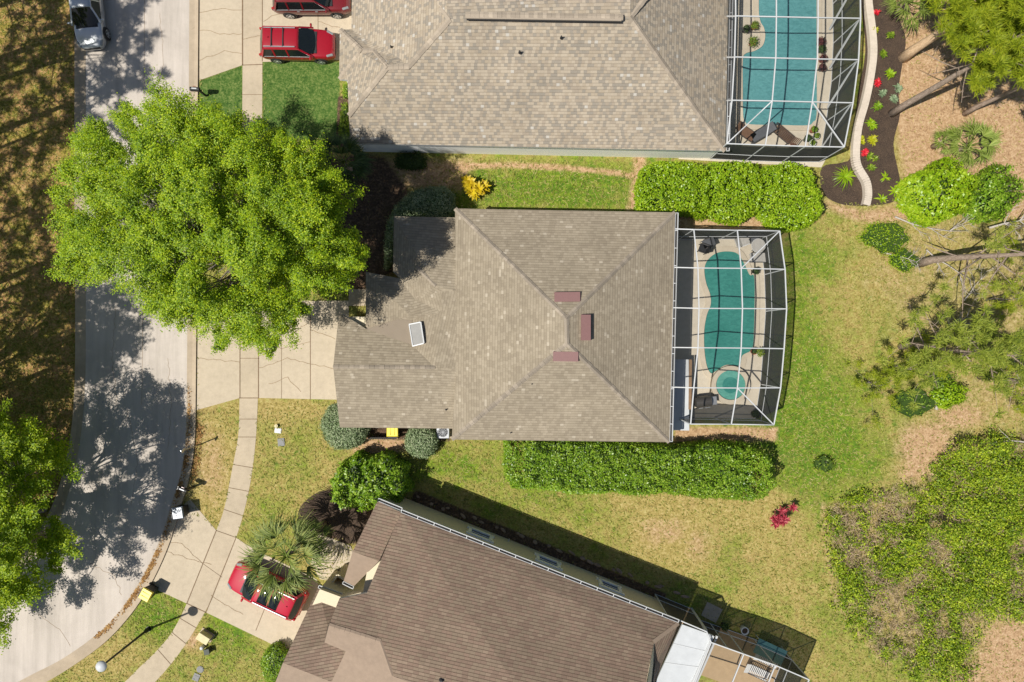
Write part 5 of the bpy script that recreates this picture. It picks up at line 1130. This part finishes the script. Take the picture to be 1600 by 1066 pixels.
bush('round_shrub','dense green shrub at the lower left corner of the bottom house','shrub',ell(426,1042,22,27,18,.1),1.6,M['leaf_hedge'],.11,500,None,.3,.5,9)
bush('round_shrub','big bright green bush below the palmetto on the right','shrub',ell(1475,300,52,46,26,.24),2.6,M['leaf_bright'],.18,300,None,1.0,.5,10)
bush('round_shrub','dull green bush by the right edge next to the big bright one','shrub',ell(1558,302,36,40,22,.3),2.2,M['leaf_hedge'],.15,300,None,1.0,.5,11)
bush('low_shrub','low yellow green weeds among dead twigs on the right lawn edge','shrub',ell(1388,368,38,28,22,.22),.8,M['leaf_bright'],.09,150,None,.4,.4,12)
bush('low_shrub','second patch of yellow green weeds closer to the dead branches','shrub',ell(1418,405,24,18,20,.25),.7,M['leaf_bright'],.09,170,None,.4,.4,13)
bush('round_shrub','small bright green shrub beside a dead stump on the right','shrub',ell(1489,622,24,20,20,.4),1.1,M['leaf_bright'],.15,300,None,.4,.4,14)
bush('round_shrub','dark green shrub just above the bright one near the dead stump','shrub',ell(1476,596,22,17,20,.25),1.1,M['leaf_shrub'],.12,120,None,.4,.4,15)
bush('low_shrub','olive green scrub left of the dead stump','shrub',ell(1430,630,36,24,22,.22),.7,M['leaf_hedge'],.11,38,None,.4,.4,16)
bush('round_shrub','small dark leafed sapling alone in the lawn right of the long hedge','shrub',ell(1292,727,17,13,18,.3),.9,M['leaf_shrub'],.11,75,None,.3,.4,17)
bush('clipped_hedge','small clipped dark hedge at the front corner of the top house','hedge',[(534,129),(543,127),(544,148),(535,150)],.9,M['leaf_hedge'],.08,700,None,.1,.3,18,True,True)
bush('low_shrub','low leafy border plants along the front wall of the top house','shrub',[(533,160),(541,158),(545,210),(536,222),(528,205)],.7,M['leaf_shrub'],.12,300,None,.3,.3,19)
bush('low_shrub','dark low shrub in the shade beside the top house wall','shrub',ell(640,250,30,14,18,.2),.9,M['leaf_dark'],.11,300,None,.3,.3,20)
# spiky and yellow plants
def rosette(name,label,cat,px,py,h,nb,length,width,m,group=None,rise=.5,heads=1,spread=.2,droop=.5):
    v=P(px,py,h); root=empty(name,(v.x,v.y,0),0,label,cat,group); Bs=[];Ts=[]
    for k in range(heads):
        o=np.array([rng.normal(0,spread) if heads>1 else 0,rng.normal(0,spread) if heads>1 else 0,h*rng.uniform(.6,1) if heads>1 else h*.5])
        for i in range(nb):
            a=2*math.pi*(i+rng.uniform(-.3,.3))/nb*1.0+k; el=rng.uniform(-.1,rise); L=length*rng.uniform(.65,1.15); Bs.append(o); Ts.append(o+np.array([math.cos(a)*math.cos(el),math.sin(a)*math.cos(el),math.sin(el)])*L)
    place(bladesmesh('foliage',np.array(Bs),np.array(Ts),np.full(len(Bs),width),droop),'foliage',m,root)
    g=MB(); g.tube([(0,0,0),(0,0,max(.06,h*.5))],[.05,.04],7); g.build('stem',M['bark_grey'],root,True); return root
rosette('croton','golden yellow leafed shrub in the grass between the two upper houses','shrub',741,285,.8,22,.5,.16,M['leaf_yellow'],None,.9,9,.38,.35)
rosette('cordyline','red leafed shrub standing alone in the lawn below the long hedge','shrub',1221,808,.9,22,.42,.07,M['leaf_red'],None,1.0,9,.25,.4)
def fan_palm(name,label,px,py,h,nf,reach,m,group=None,trunk=True,blades=24,bw=.05,tilt=(.0,.9),tm='bark_pine'):
    v=P(px,py,h); root=empty(name,(v.x,v.y,0),0,label,'palm',group); Bs=[];Ts=[]; st=MB()
    for i in range(nf):
        a=i*2.399+rng.uniform(-.2,.2); el=tilt[0]+(tilt[1]-tilt[0])*((i+.5)/nf)**1.1; L=reach*rng.uniform(.38,.66); o=np.array([0,0,h]); hd=o+np.array([math.cos(a)*math.cos(el)*L,math.sin(a)*math.cos(el)*L,math.sin(el)*L]); st.tube([o,hd],[.025,.014],5)
        dr=(hd-o)/np.linalg.norm(hd-o); s=np.cross(dr,[0,0,1]); s/=np.linalg.norm(s)+1e-9; u=np.cross(s,dr)
        for j in range(blades):
            f=(j/(blades-1)-.5)*(1.9 if blades<18 else 2.5); d=dr*math.cos(f)+s*math.sin(f)+u*.12*rng.normal(); LL=reach*.55*(1-.25*abs(f)/1.35)*rng.uniform(.75,1.15); Bs.append(hd); Ts.append(hd+d*LL+np.array([0,0,-.12*LL]))
    place(bladesmesh('crown',np.array(Bs),np.array(Ts),np.full(len(Bs),bw),.45),'crown',m,root); st.build('frond_stalks',M['palmetto'],root,True)
    if trunk: g=MB(); g.tube([(0,0,-.1),(.05,0,h*.5),(0,0,h)],[.2,.16,.17],10); g.build('trunk',M[tm],root,True)
    return root
fan_palm('fan_palm','fan palm hanging over the crimson car at the bottom left',447,868,4.2,30,2.5,M['palm'],None,True,17,.055,(-.55,1.15))
fan_palm('fan_palm','small fan palm standing apart beside the taller one near the garden path',487,835,2.6,9,1.1,M['palm'],None,True,18,.05,(-.3,1.0))
fan_palm('fan_palm','shaded dark fan palm by the front corner of the top house',537,253,3.2,20,1.7,M['palm_dark'],None,True,26,.06,(-.3,1.1))
fan_palm('palmetto','spiky green palmetto clump in the tan straw at the upper right',1512,228,1.3,18,1.7,M['palmetto'],None,True,24,.045,(.05,1.2))
fan_palm('palmetto','smaller spiky palmetto left of the bigger clump in the straw',1474,222,1.0,10,1.0,M['palmetto'],None,True,18,.04,(.05,1.1))
fan_palm('palmetto','bright spiky palmetto cut by the top edge beside the mulch bed',1418,4,1.6,16,1.8,M['palmetto'],None,True,24,.045,(.0,1.1))
rosette('fern_palm','arching bright fern like plant where the white wall bends in the mulch','plant',1322,275,.5,46,.75,.05,M['leaf_bright'],None,.7,1,.1,.6)
# plants in the dark mulch bed
bed=[(1368,21,'rosette','petal_red','red bromeliad nearest the top edge in the mulch bed'),(1366,48,'rosette','leaf_chart','small yellow plant beside the white wall near the top of the bed'),(1391,54,'rosette','leaf_shrub','olive plant right of the topmost yellow one in the bed'),(1381,82,'rosette','leaf_shrub','low yellow green plant in the middle of the upper mulch bed'),(1391,114,'rosette','leaf_bright','bright green plant above the second red bromeliad'),
 (1371,127,'rosette','petal_red','red bromeliad in the middle of the mulch bed above the silver plants'),(1383,142,'rosette','leaf_silver','silver green plant just below the middle red bromeliad'),(1401,138,'rosette','leaf_silver','silver green plant nearest the pine trunk in the bed'),(1396,154,'rosette','leaf_silver','lowest of the three silver green plants in the bed'),(1371,165,'rosette','leaf_hedge','dark green round plant below the silver ones'),(1362,194,'rosette','leaf_bright','bright green plant halfway down the bed beside the white wall'),(1365,219,'rosette','leaf_chart','yellow and green plant below the bright green one in the bed'),(1345,219,'rosette','leaf_chart','small yellow plant touching the lower white wall'),(1349,239,'rosette','petal_red','lowest red bromeliad in the bed close to the white wall'),(1362,246,'rosette','leaf_shrub','sparse olive plant right of the lowest red bromeliad'),(1361,262,'rosette','leaf_shrub','sparse reddish olive plant below the lowest red bromeliad'),(1384,277,'rosette','leaf_bright','star shaped green plant at the lower right of the bed'),(1399,299,'rosette','leaf_bright','star shaped green plant closest to the straw at the bed corner'),(1379,311,'rosette','leaf_bright','star shaped green plant at the bottom end of the bed')]
for x,y,kd,m,lab in bed:
    big=m in('leaf_hedge','leaf_bright','leaf_chart') and 'small' not in lab
    star='star' in lab
    rosette('bed_plant' if m!='petal_red' else 'bromeliad',lab,'plant',x,y,.22,9 if star else 16,.42 if star else .26 if not big else .34,.11 if star else .07,M[m],'plants in the dark mulch bed',.8,1 if star else (3 if m!='petal_red' else 2),.09,.4)
# potted plants inside the cages
def potted(px,py,label,potm,leafm,r=.22,hh=.45,nb=40,L=.3,round_=True):
    v=P(px,py,hh+.2); root=empty('potted_plant',(v.x,v.y,.045),0,label,'potted plant'); g=MB(); g.lathe([(r*.65,0),(r*.8,hh*.5),(r,hh),(r*1.08,hh),(r*1.08,hh-.03),(r*.9,hh-.04),(.02,hh-.04)],n=20); g.build('pot',potm,root,True)
    n=nb*8; d=rng.normal(0,1,(n,3)); d/=np.linalg.norm(d,axis=1,keepdims=True); d[:,2]=np.abs(d[:,2])*.9
    c=d*rng.uniform(.3,1,(n,1))*L+np.array([0,0,hh]); place(leafmesh('foliage',c,d+np.array([0,0,.5]),.09,.55),'foliage',leafm,root)
M['leaf_burg']=leafmat('burgundy_leaves',(0.05,0.012,0.014,1),(0.11,0.03,0.03,1),(0.2,0.08,0.06,1),.2)
for x,y,lab,pm_,lm_,L in [(1181,38,'round potted bush nearest the top at the notch of the blue pool',M['terra'],M['leaf_shrub'],.3),(1168,43,'darker potted bush left of the topmost one by the blue pool',M['bronze'],M['leaf_dark'],.26),(1178,63,'largest potted bush at the corner of the notch in the blue pool',M['terra'],M['leaf_shrub'],.42),
   (1285,63,'burgundy potted plant highest on the right edge of the blue pool',M['terra'],M['leaf_burg'],.3),(1286,75,'second burgundy potted plant on the right edge of the blue pool',M['bronze'],M['leaf_dark'],.28),(1288,90,'third burgundy potted plant on the right edge of the blue pool',M['terra'],M['leaf_burg'],.3),(1287,104,'lowest burgundy potted plant on the right edge of the blue pool',M['bronze'],M['leaf_burg'],.28),
   (1274,201,'upright green potted plant below the right corner of the blue pool',M['terra'],M['leaf_hedge'],.22),(1278,211,'small potted plant just under the upright green one',M['slat_white'],M['leaf_shrub'],.2),(1272,222,'potted plant on the deck nearest the lower cage wall',M['slat_white'],M['leaf_shrub'],.2),(1264,215,'dark square planter left of the green potted plants',M['bronze'],M['leaf_dark'],.25),(1241,228,'terracotta pot with a dark plant at the foot of the striped lounge chair',M['terra'],M['leaf_burg'],.22),
   (1183,423,'dark potted plant at the upper right of the lagoon pool',M['bronze'],M['leaf_dark'],.24),(1189,551,'green potted plant at the lower right of the lagoon pool',M['slat_white'],M['leaf_shrub'],.32),(1180,549,'brown pot with a low plant beside the green one at the lagoon pool',M['terra'],M['leaf_dark'],.18),(1134,981,'dark potted plants beside the white planter in the bottom cage',M['bronze'],M['leaf_dark'],.3),(1181,647,'dark potted bush in the lower right corner of the middle cage',M['bronze'],M['leaf_dark'],.26)]:
    potted(x,y,lab,pm_,lm_,.2,.4,40,L)
# ---- mulch bed with its curved white wall
sheet('mulch_bed',smooth_loop([(1345,-60),(1385,-60),(1402,20),(1415,60),(1410,100),(1404,140),(1406,180),(1396,225),(1404,270),(1408,300),(1392,317),(1350,322),(1310,318),(1285,300),(1284,262),(1316,254),(1330,240),(1340,150),(1352,80),(1346,10)],4),0.012,M['mulch'])
sheet('mulch_bed',smooth_loop([(468,795),(500,768),(540,772),(570,795),(575,830),(545,850),(515,836),(490,850),(470,830)],4),0.012,M['mulch'])
wl0=smooth_line([(1352,-60),(1353,0),(1359,50),(1361,85),(1357,120),(1349,160),(1338,200),(1334,240),(1337,262),(1350,285),(1353,305),(1350,322)],6); wb_=MB()
for i in range(len(wl0)-1):
    u=G(*wl0[i]); v=G(*wl0[i+1]); d=(v-u).normalized(); s=Vector((-d.y,d.x,0))*.22; z=Vector((0,0,.34)); 
    wb_.face([u-s+z,v-s+z,v+s+z,u+s+z]); wb_.face([u+s,v+s,v+s+z,u+s+z]); wb_.face([u-s,v-s,v-s+z,u-s+z])
M['lime_wall']=concrete('limewashed_wall',A(236,222,204),.2)
wo=wb_.build('garden_wall',M['lime_wall']); fixn(wo,0,False); tag(wo,'low curved white garden wall along the dark mulch bed','wall')
# stones edging the bed beside the bottom house
g=MB(); bmx=bmesh.new(); bmesh.ops.create_icosphere(bmx,subdivisions=2,radius=.5)
for vv in bmx.verts: vv.co*=1+.25*(random.random()-.5)
sme=bpy.data.meshes.new('edging_stone'); bmx.to_mesh(sme); bmx.free(); M['stone']=plain('field_stone',A(176,150,128),.9,var=.3,scale=3); sme.materials.append(M['stone'])
for i in range(26):
    t=(i+random.uniform(-.4,.4))/26; x=655+(1088-655)*t; y=779+(937-779)*t+random.uniform(-3,3); o=bpy.data.objects.new('edging_stone',sme); COL.objects.link(o); v=G(x,y,.05); o.location=v; o.scale=(random.uniform(.22,.6),random.uniform(.14,.24),random.uniform(.1,.16)); o.rotation_euler=(0,0,-.38+random.uniform(-.5,.5)); tag(o,'rough tan edging stone in the row along the bed beside the bottom house','stone','edging stones beside the bottom house')
# ---- dead branches
def deadwood(label,px,py,rz,L,n=6,r=.05,h=.25,nm='dead_branch'):
    v=G(px,py); root=MB(); 
    def grow(p,a,l,rr,dep):
        q=[p]; b=a
        for i in range(4): b+=random.uniform(-.22,.22); q.append((q[-1][0]+math.cos(b)*l/4,q[-1][1]+math.sin(b)*l/4,max(.03,q[-1][2]+random.uniform(-.05,.09)*l/2)))
        root.tube(q,[rr*(1-.18*i) for i in range(5)],6)
        if dep>0:
            for k in range(n): s=random.choice(q[1:]); grow(s,b+random.choice((-1,1))*random.uniform(.4,1.0),l*random.uniform(.25,.5),rr*.45,dep-1)
    grow((0,0,h),rz,L,r,2); o=root.build(nm,M['deadwood'],None,True); o.location=v; tag(o,label,'dead branch')
deadwood('bleached dead branch lying above the sparse pine on the right',1395,340,-.35,4.5,7,.055); deadwood('grey dead branch crossing the straw by the right edge',1530,360,.1,3.6,8,.07,.9); deadwood('forked dead branch in the middle of the right lawn',1440,392,-.75,3.2,7,.05,.5); deadwood('thin dead branch above the pine shadow on the right',1500,470,.7,2.2,6,.045,.4); deadwood('pale dead branch reaching in at the right edge above the brush',1600,690,3.05,2.6,2,.06,.6); deadwood('tangle of dead twigs at the right edge below the sparse pine',1590,605,1.9,1.8,6,.04,.5); deadwood('small grey dead branch beside the yellow green weeds',1375,395,-.3,2.2,8,.045,.2); deadwood('dead twigs near the pale pine shadow left of the straw',1455,530,.5,2.4,7,.045,.3)
deadwood('broken dead stump between the small green shrubs on the right',1460,640,1.2,1.3,5,.11,.15,'dead_stump')
# ---- brush field, bottom right: too dense to count
def brushfield():
    poly=[(1284,775),(1340,762),(1400,752),(1440,752),(1455,725),(1500,680),(1540,668),(1690,668),(1690,975),(1590,975),(1545,992),(1520,1075),(1420,1075),(1380,1040),(1325,995),(1295,940),(1284,860)]
    n=12500; q=polysample(poly,n); d=dist_line(q[:,0],q[:,1],poly+[poly[0]])+22*(vnoise(q[:,0],q[:,1],30,41)-.5)+14*(vnoise(q[:,0],q[:,1],9,42)-.5); a=.5*vnoise(q[:,0],q[:,1],46,31)+.5*vnoise(q[:,0],q[:,1],18,32)
    tops=np.zeros(n)
    for x,y,rx,ry,h_ in [(1540,700,36,13,3.4),(1500,706,18,9,2.6),(1470,828,32,10,3.4),(1425,845,18,9,2.6),(1555,795,40,16,1.5),(1330,820,24,40,.5),(1560,880,46,22,1.2),(1340,900,24,40,.5),(1590,745,36,20,1.7),(1500,930,34,24,.8),(1430,770,26,10,1.0),(1585,830,26,18,1.3)]: tops+=h_*blob(q[:,0],q[:,1],x,y,rx,ry)
    gr=np.clip(.5+3.6*(a-.50)+.45*np.minimum(tops,1)+.7*np.exp(-np.clip(d,0,None)/26)+.0018*(q[:,0]-1460),0,1)
    keep=(d>2)&(rng.random(n)<np.clip(.35+.65*gr,0,1)*np.clip((d-2)/34,.1,1)); q=q[keep]; d=d[keep]; tops=tops[keep]; a=a[keep]; gr=gr[keep]; n=len(q)
    h_=(.12+.35*np.clip(a-.3,0,1)+rng.exponential(.15,n)+tops*.45)*np.clip(d/18,.35,1); k=(CAM_H-h_)/CAM_H/PPM; tc=np.stack([(q[:,0]-800)*k,-(q[:,1]-533)*k,h_],1); tw=rng.random(n)>np.clip(gr,.10,.93)
    g_=tc[~tw]; m=11; rr=rng.uniform(.09,.22,len(g_)); ti=np.repeat(np.arange(len(g_)),m); off=rng.normal(0,1,(len(ti),3))*rr[ti][:,None]*np.array([1,1,.45]); c=g_[ti]+off; c[:,2]=np.maximum(.03,c[:,2])
    o=link('undergrowth',leafmesh('brush',c,off*1.5+np.array([0,0,.8]),.13,.55,0,.8),M['brush']); tag(o,'tangled green undergrowth covering the lower right corner','undergrowth',None,'stuff')
    ti=np.repeat(np.arange(tw.sum()),9); b_=tc[tw][ti]+rng.normal(0,.13,(len(ti),3))*np.array([1,1,.3]); b_[:,2]=np.clip(b_[:,2],.02,.6); t_=b_+rng.normal(0,.16,b_.shape)*np.array([1,1,.7]); t_[:,2]=np.maximum(t_[:,2],.02)
    o2=link('dry_stalks',bladesmesh('stalks',b_,t_,np.full(len(b_),.022),.0),M['twig']); tag(o2,'dry brown stalks tangled through the undergrowth at the lower right','dry stalks',None,'stuff')
brushfield()
def litterline():
    C=[]
    for line,y0,y1,n,w in ((KERB_FRONT,560,1000,2600,7),(KERB_BACK,640,760,500,9)):
        L=[p for p in line if y0<p[1]<y1]
        for i in range(n):
            k=random.randrange(len(L)-1); t=random.random(); x=L[k][0]+(L[k+1][0]-L[k][0])*t; y=L[k][1]+(L[k+1][1]-L[k][1])*t
            if vnoise(np.array([x*1.0]),np.array([y*1.0]),16,77)[0]<.52 and random.random()<.85: continue
            v=G(x+4+abs(random.gauss(0,1))*w*.5-2,y+random.gauss(0,1.5)); C.append((v.x,v.y,.03+random.random()*.03))
    C=np.array(C); M['litter']=leafmat('fallen_leaves',A(120,80,40),A(176,130,76),A(214,174,110),.05,.9,1.0)
    o=link('leaf_litter',leafmesh('leaf_litter',C,np.tile([0,0,1.],(len(C),1)),.13,.5,0,.4),M['litter']); tag(o,'brown fallen leaves swept along the kerb','leaves',None,'stuff')
litterline()
# ---- grass blades thickening the lawns, and leaf litter
def grass():
    n=240000; q=np.stack([rng.uniform(-20,1620,n),rng.uniform(-20,1090,n)],1); X_=np.searchsorted(gx,(q[:,0]-800)/PPM)-1; Y_=np.searchsorted(gy,-(q[:,1]-533)/PPM)-1
    gg=green[Y_,X_]; ss=straw[Y_,X_]; ww=wood[Y_,X_]; ll=lush[Y_,X_]; li=litter[Y_,X_]; keep=(rng.random(n)<np.clip(.35+gg*.7,0,1)*(1-.8*ss)*(1-li)*(1-ll))
    for poly in ([(118,-50)]+[p for p in LEFT_BACK if p[1]>-40]+[p for p in KERB_BACK[::-1] if p[1]>-40],WL+WR[::-1],[(309,478),(545,470),(545,625),(309,641)],[(311,-50),(560,-50),(560,95),(311,126)],[(285,790),(340,829),(500,900),(500,922),(445,1030),(235,917)],[(711,326),(1055,330),(1235,360),(1210,664),(1050,690),(530,668),(530,487),(615,340)],[(530,-50),(1345,-50),(1345,240),(1284,262),(545,240)],[(590,783),(1062,970),(1240,1040),(1200,1100),(430,1080)],[(1345,-60),(1410,-60),(1410,310),(1284,318),(1284,262)]):
        keep&=~inside(q[:,0],q[:,1],poly)
    q=q[keep]; n=len(q); b_=np.stack([(q[:,0]-800)/PPM,-(q[:,1]-533)/PPM,np.zeros(n)],1); an=rng.uniform(0,6.28,n); L=rng.uniform(.10,.24,n); t_=b_+np.stack([np.cos(an)*L,np.sin(an)*L,rng.uniform(.02,.09,n)],1)
    M['grass']=leafmat('grass_blades',A(96,112,20),A(156,164,56),A(220,204,134),.2,.7,1.2)
    o=link('grass',bladesmesh('grass',b_,t_,np.full(n,.035),.2),M['grass']); tag(o,'short patchy lawn grass','grass',None,'stuff')
grass()

# ---- every built-in-place thing gets its origin at its own base
bpy.context.view_layer.update()
for o in list(bpy.data.objects):
    if o.parent is None and o.type=='EMPTY' and o.location.length<1e-6:
        ch=kids(o); pts=[c.matrix_world@Vector(q) for c in ch if c.type=='MESH' for q in c.bound_box]
        c=Vector((sum(p.x for p in pts)/len(pts),sum(p.y for p in pts)/len(pts),0)); o.location=c
        for k in ch: k.location-=c
